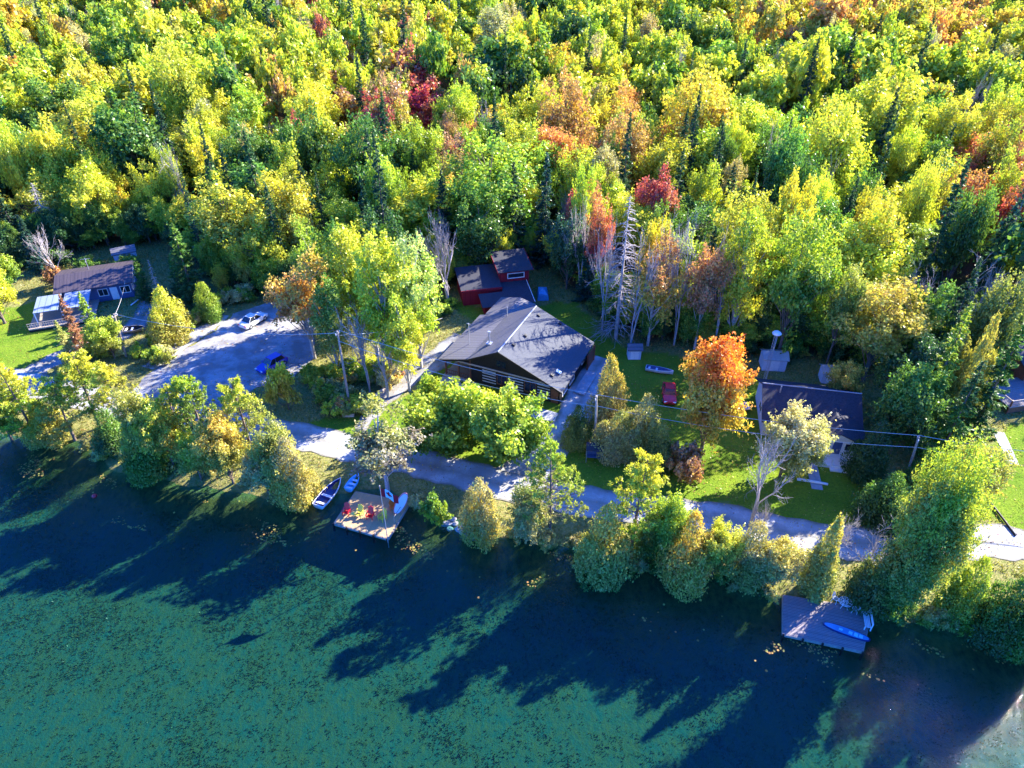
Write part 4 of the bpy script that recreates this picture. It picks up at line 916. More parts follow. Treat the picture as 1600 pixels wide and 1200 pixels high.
def house():
    px, py = G(874, 632)
    r = empty('log_house', (px, py, 0), R_(-24), 'long dark log house with pale chinking and low grey gabled roof beside the driveway', 'house')
    w = MB()
    w.prism([(0, 0), (11.0, 0), (11.0, 2.6), (0, 2.6)], -12.2, 0)                    # main body
    w.add([(-12.2, 0, 2.6), (0, 0, 2.6), (-7.9, 0, 6.0), (-12.2, 0, 3.75), (-12.2, 11.0, 2.6), (0, 11.0, 2.6), (-7.9, 11.0, 6.0), (-12.2, 11.0, 3.75)],
          [(0, 1, 2, 3), (5, 4, 7, 6), (0, 3, 7, 4), (1, 5, 6, 2)])
    w.bx(-16.0, -12.2, 3.2, 11.0, 0, 2.66)
    w.build('wall', M['log'], r)
    def roofpart(prof, y0, y1, t, mat, name):
        m = MB()
        for (xa, za), (xb, zb) in zip(prof[:-1], prof[1:]):
            m.slab([(xa, y0, za), (xb, y0, zb), (xb, y1, zb), (xa, y1, za)], t)
        return m.build(name, mat, r)
    rf = roofpart([(-7.9, 6.25), (.55, 2.62)], -.9, 11.4, .16, M['shingle'], 'roof')
    rf2 = roofpart([(-16.5, 2.82), (-12.2, 4.0), (-7.95, 6.25)], -.9, 11.4, .14, M['metalroof'], 'roof')
    m = MB(); m.tube([(-7.92, -.92, 6.29), (-7.92, 11.35, 6.29)], .09, 6); m.build('ridge_cap', M['steel'], rf)
    f = MB()
    for (xa, za), (xb, zb) in (((-7.9, 6.2), (.55, 2.57)), ((-16.5, 2.77), (-12.2, 3.95)), ((-12.2, 3.95), (-7.9, 6.2))):
        f.slab([(xa, -.96, za + .05), (xb, -.96, zb + .05), (xb, -.905, zb + .05), (xa, -.905, za + .05)], .26)
    f.build('fascia', M['log'], r)
    b = MB(); b.bx(-15.9, 0, -.12, -.002, 2.62, 2.78); b.build('beam', M['plank'], r)
    # chinked log panels
    for x0, x1 in ((-10.6, -8.7), (-7.0, -4.9), (-3.0, -1.3)):
        for k in range(5):
            m = MB(); m.bx(x0, x1, -.05, -.001, .55 + k * .42, .66 + k * .42); m.build('chinking', M['chink'], r)
    for x0, x1 in ((-8.55, -7.15), (-4.75, -3.15)): window(r, 'f', x0, x1, .7, 2.3, 0, M['timber'])
    window(r, 'f', -8.7, -7.2, 3.3, 4.4, 0, M['log'], 1)
    door(r, 'f', -1.15, -.2, 2.1, 0, M['timber'])
    for y0, y1 in ((.8, 2.6), (3.4, 5.2)): window(r, 'r', y0, y1, .6, 2.2, 0, M['white'], 1, .13)
    window(r, 'r', 8.0, 9.4, .9, 2.1, 0, M['white'])
    # porch
    for x in (-15.9, -14.0, -12.3): m = MB(); m.bx(x - .09, x + .09, -.09, .09, 0, 2.72 + max(0, (x + 16.5)) * .2); m.build('porch_post', M['timber'], r)
    m = MB(); m.bx(-16.1, -12.25, -.6, 3.18, 0, .18); m.build('porch_floor', M['wood'], r)
    m = MB(); m.bx(-15.8, -12.4, -.05, .02, .85, .93); m.bx(-15.8, -12.4, -.05, .02, .3, .36)
    for k in range(12): m.bx(-15.75 + k * .3, -15.71 + k * .3, -.04, .01, .36, .85)
    m.build('porch_railing', M['timber'], r)
    # brown side stair screen at the rear right
    m = MB(); m.bx(.6, .72, 8.4, 11.2, .0, 2.3); m.bx(.72, .80, 8.4, 8.52, 0, 2.45); m.bx(.72, .80, 11.08, 11.2, 0, 2.45); m.build('side_screen', M['timber'], r)
    m = MB(); m.box((1.5, 5.5, .18), (1.5, 5.2, .12)); m.bx(.8, .9, 3, 8, .24, .30); m.build('side_step', M['concrete'], r)
    # rear wing
    m = MB(); m.bx(-15.2, -10.6, 11.05, 16.4, 0, 2.9); m.build('rear_wing', M['log'], r)
    m = MB(); m.slab([(-15.7, 11.45, 3.1), (-12.6, 11.45, 3.75), (-12.6, 16.8, 3.75), (-15.7, 16.8, 3.1)], .12); m.slab([(-12.59, 11.45, 3.75), (-10.2, 11.45, 3.2), (-10.2, 16.8, 3.2), (-12.59, 16.8, 3.75)], .12)
    m.build('roof', M['metalroof'], r)
    # roof furniture
    m = MB(); m.tube([(-13.9, 3.0, 3.5), (-13.9, 3.0, 6.7)], .05, 6); m.box((-13.9, 3.0, 6.6), (.5, .06, .06)); m.build('service_mast', M['steel'], r)
    m = MB(); m.tube([(-10.6, 2.2, 4.7), (-10.6, 2.2, 6.5)], .12, 8); m.tube([(-10.6, 2.2, 6.5), (-10.6, 2.2, 6.75)], .19, 8); m.box((-10.6, 2.2, 4.95), (.7, .7, .25)); m.build('chimney_pipe', M['steel'], r)
    m = MB(); m.tube([(-11.9, 10.6, 4.1), (-11.9, 10.6, 5.6)], .07, 6); m.build('chimney_pipe', M['steel'], r)
    for x, y in ((-6.6, 4.6), (-7.0, 1.8), (-6.9, 9.8), (-1.4, .8), (-4.2, 10.8)):
        z = 6.25 + (x + 7.9) * -.4296; m = MB(); m.box((x, y, z + .1), (.4, .4, .22), ry=R_(23)); m.build('roof_vent', M['black'], rf)
    m = MB(); m.box((-1.0, 2.0, 3.42), (.7, .5, .14), ry=R_(23)); m.build('skylight', M['hull'], rf)
house()
def barn():
    ox, oy = -7.4, 94.6
    r = empty('red_barn', (ox, oy, 0), R_(13), 'red boarded barn with stepped dark roofs in the trees behind the log house', 'barn')
    w = MB(); w.add([(0,0,0),(6,0,0),(6,5.5,0),(0,5.5,0),(0,0,2.7),(6,0,2.7),(6,5.5,3.4),(0,5.5,3.4)], [(0,1,5,4),(1,2,6,5),(2,3,7,6),(3,0,4,7),(4,5,6,7),(0,3,2,1)]); w.build('wall', M['red'], r)
    w = MB(); w.add([(6.01,1.5,0),(10.6,1.5,0),(10.6,7,0),(6.01,7,0),(6.01,1.5,4.3),(10.6,1.5,4.3),(10.6,7,4.7),(6.01,7,4.7)], [(0,1,5,4),(1,2,6,5),(2,3,7,6),(3,0,4,7),(4,5,6,7),(0,3,2,1)]); w.build('tower_wall', M['red'], r)
    m = MB(); m.slab([(-.3,-.35,2.70),(6.0,-.35,2.70),(6.0,5.9,3.60),(-.3,5.9,3.60)], .12); rf = m.build('roof', M['darkroof'], r)
    m = MB(); m.bx(-.32, 5.99, -.46, -.36, 2.40, 2.75); m.build('fascia', M['red'], rf)
    m = MB(); m.slab([(5.7,1.1,4.36),(11.2,1.1,4.36),(11.2,7.5,4.95),(5.7,7.5,4.95)], .12); rf = m.build('roof', M['darkroof'], r)
    m = MB(); m.slab([(5.62,1.1,4.40),(5.69,1.1,4.40),(5.69,7.5,4.99),(5.62,7.5,4.99)], .22); m.slab([(11.21,1.1,4.40),(11.29,1.1,4.40),(11.29,7.5,4.99),(11.21,7.5,4.99)], .22); m.build('verge_board', M['red'], rf)
    window(r, 'f', 7.2, 9.9, 3.0, 3.9, 1.5, M['white'], 0, .12)
    w = MB(); w.bx(2.6, 9.8, -3.6, 1.48, 0, 1.5); w.build('lean_to', M['red'], r)
    m = MB(); m.slab([(2.2,-4.1,1.65),(10.2,-4.1,1.65),(10.2,1.48,2.5),(6.01,1.48,2.5),(6.01,-.72,2.165),(2.2,-.72,2.165)], .1); m.build('roof', M['darkroof'], r)
    door(r, 'f', 3.4, 5.2, 1.45, -3.6, M['red']); window(r, 'f', 6.4, 7.6, .6, 1.3, -3.6, M['white'])
    t = MB(); t.tube([(10.2, -4.15, 1.70), (10.2, 1.4, 2.56)], .05, 5); t.build('gutter', M['white'], r)
    m = MB(); m.add([(0,0,0),(1.8,0,0),(1.8,2.4,0),(0,2.4,0),(.2,.2,1.1),(1.6,.1,.9),(1.5,2.2,1.2),(.2,2.1,1.3),(.9,1.1,1.55)], [(0,1,5,4),(1,2,6,5),(2,3,7,6),(3,0,4,7),(4,5,8),(5,6,8),(6,7,8),(7,4,8)])
    o = m.build('tarp_pile', M['tarp']); o.location = (3.9, 96.2, 0); tag(o, 'pile covered by a light blue tarp at the right side of the red barn', 'tarp')
barn()
def white_cottage():
    x, y = G(1190, 652, 2.6)
    r = empty('white_cottage', (x, y, 0), R_(-11), 'white cottage with dark shingle roof and small gabled front porch at right', 'cottage')
    w = MB(); w.prism([(0,0),(7.6,0),(7.6,2.6),(3.8,4.5),(0,2.6)], .4, 10.6); w.build('wall', M['palewall'], r)
    m = MB(); m.slab([(0,-.6,2.45),(11.1,-.6,2.45),(11.1,3.8,4.75),(0,3.8,4.75)], .14); m.slab([(0,3.81,4.75),(11.1,3.81,4.75),(11.1,8.2,2.45),(0,8.2,2.45)], .14)
    rf = m.build('roof', M['darkroof'], r)
    m = MB(); m.tube([(0, 3.8, 4.80), (11.1, 3.8, 4.80)], .08, 5); m.build('ridge_cap', M['concrete'], rf)
    # front wing with the porch
    w = MB(); w.bx(5.5, 10.6, -2.2, -.002, 0, 2.3); w.build('front_wing', M['white'], r)
    m = MB(); m.slab([(5.0,-3.0,2.35),(8.0,-3.0,3.75),(8.0,2.2,3.95),(5.0,.2,2.85)], .12); m.slab([(8.01,-3.0,3.75),(11.1,-3.0,2.35),(11.1,.2,2.85),(8.01,2.2,3.95)], .12); m.build('roof', M['darkroof'], r)
    w = MB(); w.add([(5.5,-2.2,2.3),(10.6,-2.2,2.3),(8.0,-2.2,3.5),(5.5,-2.12,2.3),(10.6,-2.12,2.3),(8.0,-2.12,3.5)], [(0,1,2),(4,3,5),(0,2,5,3),(1,4,5,2)]); w.build('gable', M['white'], r)
    door(r, 'f', 7.8, 8.7, 2.05, -2.2, M['bluewall']); window(r, 'f', 5.9, 7.4, .9, 2.0, -2.2); window(r, 'f', 9.0, 10.3, .9, 2.0, -2.2); window(r, 'f', 1.6, 3.2, .9, 2.1, 0); window(r, 'f', 3.6, 5.0, .9, 2.1, 0)
    window(r, 'l', 2.6, 4.4, .9, 2.1, .4)
    m = MB(); m.bx(5.8, 10.4, -4.4, -2.21, 0, .35); m.bx(7.4, 9.2, -5.0, -4.41, 0, .18); m.build('porch_floor', M['white'], r)
    for x in (5.9, 7.6, 9.0, 10.3): m = MB(); m.bx(x - .06, x + .06, -4.35, -4.23, .35, 1.35); m.build('porch_post', M['white'], r)
    m = MB(); m.bx(5.9, 7.55, -4.32, -4.26, 1.25, 1.32); m.bx(9.05, 10.3, -4.32, -4.26, 1.25, 1.32); m.build('porch_railing', M['white'], r)
    m = MB(); m.tube([(2.0,3.0,4.2),(2.0,3.0,5.2)], .09, 6); m.build('chimney_pipe', M['steel'], r)
white_cottage()
def brown_cottage():
    x, y = G(89, 455, 2.8)
    r = empty('lakeside_cottage', (x, y, 0), R_(20), 'blue walled cottage with brown metal roof and pale patio roof at far left', 'cottage')
    w = MB(); w.prism([(0,0),(7,0),(7,2.7),(3.5,3.5),(0,2.7)], 0, 9.9); w.build('wall', M['bluewall'], r)
    m = MB(); m.slab([(-.5,-.6,2.72),(10.4,-.6,2.72),(10.4,3.5,3.75),(-.5,3.5,3.75)], .12); m.slab([(-.5,3.51,3.75),(10.4,3.51,3.75),(10.4,7.6,2.72),(-.5,7.6,2.72)], .12); rf = m.build('roof', M['brownroof'], r)
    m = MB(); m.tube([(4,5,3.2),(4,5,5.3)], .05, 6); m.build('antenna_mast', M['steel'], rf); m = MB(); m.bx(3.3, 4.7, 4.98, 5.02, 5.1, 5.14); m.bx(3.98, 4.02, 4.4, 5.6, 4.8, 4.84); m.build('antenna', M['steel'], rf)
    for a in (.6, 2.8, 4.8): window(r, 'r', a, a + 1.3, .9, 2.1, 9.9)
    for a in (5.2, 8.3): window(r, 'f', a, a + 1.4, .9, 2.1, 0)
    door(r, 'f', 6.9, 7.9, 2.1, 0, M['white'])
    m = MB(); m.slab([(-2.6,-5.2,2.35),(.6,-5.2,2.35),(.6,-.62,2.62),(-2.6,-.62,2.62)], .08); m.build('patio_roof', M['bluepanel'], r)
    m = MB(); m.slab([(1.1,-5.2,2.35),(4.6,-5.2,2.35),(4.6,-.62,2.62),(1.1,-.62,2.62)], .08); m.build('patio_roof', M['bluepanel'], r)
    for x in (-2.5, 1.0, 4.5):
        m = MB(); m.bx(x - .07, x + .07, -5.15, -5.01, .5, 2.27); m.build('patio_post', M['white'], r)
    m = MB(); m.bx(-3.6, 5.0, -6.4, -.01, .32, .5); m.build('deck_floor', M['wood'], r)
    m = MB()
    for z in (1.3, .95): m.bx(-3.6, 5.0, -6.4, -6.33, z, z + .07)
    for k in range(30): m.bx(-3.58 + k * .295, -3.54 + k * .295, -6.39, -6.34, .5, 1.3)
    m.build('deck_railing', M['wood'], r)
    m = MB(); m.bx(-3.6, 5, -6.36, -6.3, 0, .32); m.build('deck_skirt', M['log'], r)
brown_cottage()
def shed(px, py, rz, w, d, h, wall, roof, name, label, pitch=.6, doorm=None):
    x, y = G(px, py); r = empty(name, (x, y, 0), R_(rz), label, 'shed')
    m = MB(); m.prism([(0,0),(d,0),(d,h),(d/2,h+pitch-.08),(0,h)], -w/2, w/2); m.build('wall', wall, r)
    m = MB(); m.slab([(-w/2-.2,-.25,h-.02),(w/2+.2,-.25,h-.02),(w/2+.2,d/2,h+pitch),(-w/2-.2,d/2,h+pitch)], .08); m.slab([(-w/2-.2,d/2+.01,h+pitch),(w/2+.2,d/2+.01,h+pitch),(w/2+.2,d+.25,h-.02),(-w/2-.2,d+.25,h-.02)], .08); m.build('roof', roof, r)
    door(r, 'f', -.55, -.02, h - .25, 0, doorm or M['white']); door(r, 'f', .02, .55, h - .25, 0, doorm or M['white'])
shed(200, 414, 28, 3.4, 2.8, 2.2, M['palewall'], M['metalroof'], 'garden_shed', 'pale blue grey shed behind the brown roofed cottage')
shed(991, 562, 0, 1.7, 1.4, 1.6, M['palewall'], M['metalroof'], 'small_shed', 'tiny pale shed with double doors at the forest edge right of the log house')
shed(1208, 580, -6, 3.0, 2.2, 1.9, M['palewall'], M['steel'], 'metal_shed', 'pale metal shed behind the foot of the lattice tower')
shed(1296, 600, -8, 2.2, 1.8, 1.7, M['palewall'], M['steel'], 'pump_shed', 'small pale shed touching the back of the white cottage')
def lattice_tower():
    x, y = G(1193, 602); r = empty('lattice_tower', (x, y, 0), .3, 'slim lattice mast with white dome on top behind the white cottage', 'tower'); H = up_h(x, y, 522)
    c = [(.22 * cos(a), .22 * sin(a)) for a in (0, 2.09, 4.19)]
    for p in c: m = MB(); m.tube([(*p, 0), (*p, H)], .03, 5); m.build('leg', M['steel'], r)
    m = MB(); n = int(H / .45)
    for k in range(n):
        for j in range(3): m.tube([(*c[j], k * .45), (*c[(j+1) % 3], (k + 1) * .45)], .016, 4, False); m.tube([(*c[j], k * .45), (*c[(j+1) % 3], k * .45)], .014, 4, False)
    m.build('bracing', M['steel'], r)
    m = MB(); m.tube([(0, 0, H), (0, 0, H + .12), (0, 0, H + .3), (0, 0, H + .42)], [.52, .58, .42, .1], 12); m.build('dome', M['white'], r, True)
def up_h(x, y, ty, z0=0.0):
    lo, hi = 0, 40.
    for _ in range(40):
        m = (lo + hi) / 2
        if P(x, y, z0 + m)[1] > ty: lo = m
        else: hi = m
    return lo
lattice_tower()
# ------------------------------------------------------------------ poles and lines
POLES = [(197, 557, 178, 490, 'leaning wooden utility pole by the brown roofed cottage lane', M['wood']), (547, 637, 527, 517, 'wooden utility pole on the grass between grove and road', M['wood']),
         (930, 697, 932, 618, 'pale utility pole among cedars right of the driveway', M['bark_pale']), (1411, 762, 1436, 682, 'utility pole between dark bushes right of the white cottage', M['wood'])]
TOPS = []
for bx, by, tx, ty, lab, mt in POLES:
    x, y = G(bx, by); h = up_h(x, y, ty); z = h; u = (tx - 800) / FOC
    v = (600 - ty) / FOC; d = (u, cos(TH) + v * sin(TH), -sin(TH) + v * cos(TH)); t = y / d[1]; xt = max(x - 1.0, min(x + 1.0, d[0] * t))
    r = empty('utility_pole', (x, y, hz1(x, y) - .05), 0, lab, 'utility pole', 'utility poles along the road')
    m = MB(); m.tube([(0, 0, 0), (xt - x, 0, h)], [.17, .11], 8); m.build('pole', mt, r)
    m = MB(); m.box((xt - x, 0, h - .35), (.9, .10, .12), rz=1.2); m.build('crossarm', M['wood'], r)
    for s in (-1, 1): m = MB(); m.tube([(xt - x + s * .14, s * .36, h - .29), (xt - x + s * .14, s * .36, h - .10)], [.05, .04], 6); m.build('insulator', M['white'], r)
    TOPS.append(np.array([xt, y, h]))
def power_line(a, b, sag, label, rad=.028):
    m = MB(); m.tube(curve(a, b, -sag, 14), rad, 4); tag(m.build('power_line', M['wire']), label, 'power line', 'overhead power lines')
power_line(TOPS[1] + (.1, .3, -.1), TOPS[2] + (0, .3, -.1), .7, 'upper cable from the grass pole across the front of the log house')
power_line(TOPS[1] + (.1, -.3, -1.2), TOPS[2] + (0, -.3, -1.3), 1.0, 'lower cable from the grass pole across the front of the log house')
power_line(TOPS[2] + (.1, .3, -.1), TOPS[3] + (0, .3, -.1), .6, 'upper cable passing in front of the white cottage')
power_line(TOPS[2] + (.1, -.3, -1.2), TOPS[3] + (0, -.3, -1.2), .9, 'lower cable passing in front of the white cottage')
power_line(TOPS[3] + (.1, .3, -.1), np.array([*G(1850, 800), 7.0]), .9, 'upper cable running off the right edge of the photo')
power_line(TOPS[3] + (.1, -.3, -1.2), np.array([*G(1830, 815), 6.0]), .9, 'lower cable running off the right edge of the photo')
power_line(TOPS[0] + (.1, 0, -.1), TOPS[1] + (-.1, 0, -.3), 1.2, 'cable above the parking lot between the two left poles')
power_line(TOPS[1] + (0, 0, -.6), np.array([-10.0 + .9, 80.0, 6.5]) * (1, 1, 1), .5, 'service cable from the grass pole to the log house mast', .022)
power_line(TOPS[0] + (0, .2, -.2), np.array([*G(196, 440, 3), 3.2]), .4, 'service cable from the leaning pole to the brown roofed cottage', .022)

# ------------------------------------------------------------------ vehicles
def car(name, label, px, py, ang, pm, L=4.5, Wd=1.8, Ht=1.48, suv=False):
    x, y = G(px, py); r = empty(name, (x, y, .03), R_(ang), label, 'car'); h = L / 2; w = Wd / 2
    # body: rings of 10 points along the length
    st = [(-1, .78, .36, .62), (-.95, .90, .26, .80), (-.8, .98, .22, .88 if not suv else .95), (-.45, 1.0, .20, .93 if not suv else 1.0), (0, 1.0, .20, .91), (.35, 1.0, .20, .90), (.55, .99, .20, .86), (.8, .95, .22, .78), (.94, .86, .26, .68), (1, .74, .36, .55)]
    V = []; n = 10
    for sx, sw, zb, zt in st:
        W_ = w * sw
        for yy, zz in ((-.9, zb), (-1, zb + .12), (-1, (zb + zt) / 2), (-.95, zt - .07), (-.78, zt), (.78, zt), (.95, zt - .07), (1, (zb + zt) / 2), (1, zb + .12), (.9, zb)): V.append((sx * h, yy * W_, zz))
    Fq = [(i*n+k, (i+1)*n+k, (i+1)*n+(k+1) % n, i*n+(k+1) % n) for i in range(len(st)-1) for k in range(n)] + [tuple(range(n)), tuple((len(st)-1)*n+k for k in range(n))[::-1]]
    m = MB(); m.add(V, Fq); m.build('body', pm, r, False)
    rb = -.80 if suv else -.66; rr = -.62 if suv else -.40
    b0 = .88
    # cabin glass
    q = [(rb, .86, b0), (.42, .86, b0 - .03), (.12, .68, Ht - .03), (rr, .68, Ht - .03)]
    V = [(a * h, s * w_ * w, z) for s in (-1, 1) for a, w_, z in q]
    m = MB(); m.add(V, [(0, 1, 2, 3), (7, 6, 5, 4), (1, 5, 6, 2), (0, 3, 7, 4), (3, 2, 6, 7), (0, 4, 5, 1)]); m.build('window', M['glass'], r)
    m = MB(); m.slab([(.13 * h, -.67 * w, Ht), (.13 * h, .67 * w, Ht), (rr * h, .67 * w, Ht), (rr * h, -.67 * w, Ht)], .055); m.build('roof', pm, r)
    for s in (-1, 1):
        for (a, b) in (((.43, .87, b0 - .03), (.12, .69, Ht - .03)), ((rb - .01, .87, b0), (rr, .69, Ht - .03)), ((-.12, .875, b0), (-.12, .69, Ht - .03))):
            m = MB(); m.tube([(a[0]*h, s*a[1]*w, a[2]), (b[0]*h, s*b[1]*w, b[2])], .035, 5); m.build('pillar', pm, r)
    for sx in (-.62, .62):
        for s in (-1, 1):
            m = MB(); m.tube([(sx*h, s*(w-.2), .33), (sx*h, s*(w+.015), .33)], .33, 16); t = m.build('wheel', M['rubber'], r)
            m = MB(); m.tube([(sx*h, s*(w+.016), .33), (sx*h, s*(w+.03), .33)], .2, 10); m.build('rim', M['steel'], t)
    for s in (-1, 1):
        m = MB(); m.box((.95*h, s*.62*w, .62), (.16, .36, .13), rz=-s*.35); m.build('headlight', M['hull'], r)
        m = MB(); m.box((-.975*h, s*.66*w, .70), (.08, .3, .14)); m.build('taillight', M['c_red'], r)
        m = MB(); m.box((.34*h, s*(w+.08), .95), (.16, .16, .12)); m.build('mirror', pm, r)
    m = MB(); m.bx(.985*h, 1.01*h, -.3*w, .3*w, .42, .54); m.build('grille', M['black'], r)
car('white_car', 'white car parked at the upper left edge of the parking lot', 397, 505, 62, M['p_white'], 4.5)
car('blue_car', 'bright blue hatchback parked at the lower right of the parking lot', 426, 574, 232, M['p_blue'], 4.3, 1.8, 1.55, True)
car('red_car', 'red car parked on shaded grass beside the orange maple', 1045, 620, 262, M['p_red'], 4.2, 1.75)

# ------------------------------------------------------------------ boats
def boat(name, label, px, py, ang, L, Wd, hullm, inm, z, seats=3, rim=None, cat='boat', seatm=None):
    x, y = G(px, py, z); r = empty(name, (x, y, z), R_(ang), label, cat); n = 14; Dp = .55
    def prof(t): return Wd / 2 * (1 - max(0, (t - .35) / .65) ** 2.4) * (1 - .12 * (1 - t) ** 6)
    V = []; k = 8
    for i in range(n + 1):
        t = i / n; w_ = prof(t) + .01; X = -L/2 + L*t; zt = Dp * (1 + .25 * t * t); zb = .12 * t ** 3
        for j in range(k + 1): a = pi * j / k; V.append((X, -w_ * cos(a), zt - (zt - zb) * sin(a) ** .6))
    F1 = [(i*(k+1)+j, i*(k+1)+j+1, (i+1)*(k+1)+j+1, (i+1)*(k+1)+j) for i in range(n) for j in range(k)] + [tuple(range(k+1))[::-1]]
    m = MB(); m.add(V, F1); m.build('hull', hullm, r, True)
    Vi = [(p[0] * .97, p[1] * .9, .08 + (p[2]) * .88 + .03) for p in V]; m = MB(); m.add(Vi, [tuple(reversed(f)) for f in F1]); m.build('inside', inm, r, True)
    m = MB()
    for s in (0, k): m.tube([V[i*(k+1)+s] for i in range(n+1)], .045, 5)
    m.tube([V[0], V[k]], .045, 5); m.build('gunwale', rim or hullm, r)
    for q in range(seats):
        t = .12 + q * .27; m = MB(); m.bx(-L/2 + L*t - .14, -L/2 + L*t + .14, -prof(t)*.9, prof(t)*.9, .36, .41); m.build('seat', seatm or M['hull'], r)
    return r
boat('motor_boat', 'navy and white open boat moored left of the wooden deck', 516, 774, 68, 4.3, 1.5, M['hull'], M['c_navy'], WATER_Z - .04, 2, M['hull'])
boat('rowing_boat', 'small pale blue rowing boat with bench seats between navy boat and wooden deck', 553, 758, 72, 2.3, 1.05, M['c_sky'], M['c_sky'], WATER_Z + .1, 3, M['c_sky'])
boat('canoe', 'pale canoe lying on shaded grass beyond the red car', 1030, 582, -20, 3.6, .9, M['palewall'], M['bluewall'], .0, 2, M['hull'])
boat('upturned_skiff', 'grey skiff lying in the grass below the golden cedar at left', 211, 518, 10, 2.9, 1.5, M['wood'], M['log'], .0, 2, M['plank'])

# ------------------------------------------------------------------ docks
def dock(name, label, pts_px, z, mat, nb_posts, rail=None, skirt=.28):
    P4 = [np.array(G(*q, z)) for q in pts_px]; o = (P4[0] + P4[1]) / 2; e = P4[1] - P4[0]; ang = math.atan2(e[1], e[0]); c, s = cos(-ang), sin(-ang)
    loc = [((p - o)[0] * c - (p - o)[1] * s, (p - o)[0] * s + (p - o)[1] * c) for p in P4]
    r = empty(name, (o[0], o[1], z), ang, label, 'deck')
    m = MB(); m.slab([(x, y, 0) for x, y in loc], .07); m.build('deck_boards', mat, r)
    m = MB(); w = .09
    for i in range(len(loc)):
        a = np.array(loc[i]); b = np.array(loc[(i+1) % len(loc)]); d = (b - a) / np.linalg.norm(b - a); nn = np.array([d[1], -d[0]])
        q = [a + nn * .004, b + nn * .004, b + nn * w, a + nn * w]; m.slab([(p[0], p[1], -.03) for p in q], skirt)
    m.build('rim_joist', M['wood'], r)
    x0, x1 = loc[0][0], loc[1][0]
    for k in range(nb_posts):
        x = x0 + (x1 - x0) * k / (nb_posts - 1); m = MB(); m.bx(x - .07, x + .07, -.26, -.12, -1.0, .10); m.build('post', M['log'], r)
    return r, loc, ang
D1Z = -.12
d1, l1, a1 = dock('wooden_deck', 'sunlit wooden deck over the water with red and yellow chairs', [(522, 817), (606, 841), (640, 785), (556, 768)], D1Z, M['deckwood'], 5)
D2Z = -.12
d2, l2, a2 = dock('grey_deck', 'shaded weathered grey deck over the water holding a blue paddleboard', [(1224, 990), (1348, 1017), (1362, 952), (1224, 930)], D2Z, M['deckgrey'], 5)
m = MB()
for k in range(7): m.bx(l1[0][0] + .2 + k * .9, l1[0][0] + .26 + k * .9, -.02, .04, 0, .30)
m.build('low_post', M['plank'], d1)
m = MB(); m.tube([(l1[2][0] - .1, l1[2][1] - 3.2, .0), (l1[2][0] - .1, l1[2][1] - 3.2, .95), (l1[2][0] - .1, l1[2][1] - 1.6, .95), (l1[2][0] - .1, l1[2][1] - 1.6, 0)], .035, 5); m.build('handrail', M['wood'], d1)
def at_deck(px, py, z): x, y = G(px, py, z); return x, y, z
def garden_chair(px, py, rz, mat, label):
    x, y, z = at_deck(px, py, D1Z); r = empty('garden_chair', (x, y, z), R_(rz), label, 'chair', 'slatted garden chairs on the wooden deck')
    m = MB()
    for k in range(4): m.box((-.21 + k * .14, -.05, .33), (.13, .55, .03), rx=R_(-10))
    m.build('seat', mat, r); m = MB()
    for k in range(5): hh = .78 + .08 * (2 - abs(k - 2)); m.box((-.24 + k * .12, .34, .36 + hh / 2 - .02), (.115, .03, hh), rx=R_(-20))
    m.build('backrest', mat, r)
    for s in (-1, 1): m = MB(); m.box((s * .34, .02, .58), (.14, .72, .03)); m.build('armrest', mat, r)
    for s in (-1, 1):
        m = MB(); m.bx(s * .30 - .03, s * .30 + .03, -.33, -.27, 0, .56); m.build('leg', mat, r)
        m = MB(); m.bx(s * .30 - .03, s * .30 + .03, .26, .32, 0, .56); m.build('leg', mat, r)
garden_chair(542, 803, -8, M['c_red'], 'red slatted chair at the left end of the row on the wooden deck')
garden_chair(562, 806, -20, M['c_yellow'], 'yellow slatted chair between the two red chairs on the wooden deck')
garden_chair(579, 809, -10, M['c_red'], 'red slatted chair in the middle of the row on the wooden deck')
garden_chair(598, 812, -35, M['c_yellow'], 'yellow slatted chair at the right end of the row on the wooden deck')
garden_chair(617, 797, 60, M['c_orange'], 'orange slatted chair by the blue cushion on the wooden deck')
def small_table():
    x, y, z = at_deck(553, 807, D1Z); r = empty('side_table', (x, y, z), 0, 'tiny pale green side table between the left chairs on the wooden deck', 'table')
    m = MB(); m.tube([(0, 0, .42), (0, 0, .46)], .24, 12); m.build('table_top', M['c_lime'], r)
    for a in (0, 2.1, 4.2): m = MB(); m.tube([(0, 0, .42), (.2 * cos(a), .2 * sin(a), 0)], .02, 5); m.build('leg', M['c_lime'], r)
small_table()
x, y, z = at_deck(617, 790, D1Z); m = MB(); m.box((0, 0, .12), (.75, .35, .22)); m.box((0, 0, .24), (.78, .38, .04)); o = m.build('cooler_box', M['c_blue']); o.location = (x, y, z); o.rotation_euler = (0, 0, .1); tag(o, 'blue cooler box standing on the wooden deck beneath the flag', 'cooler')
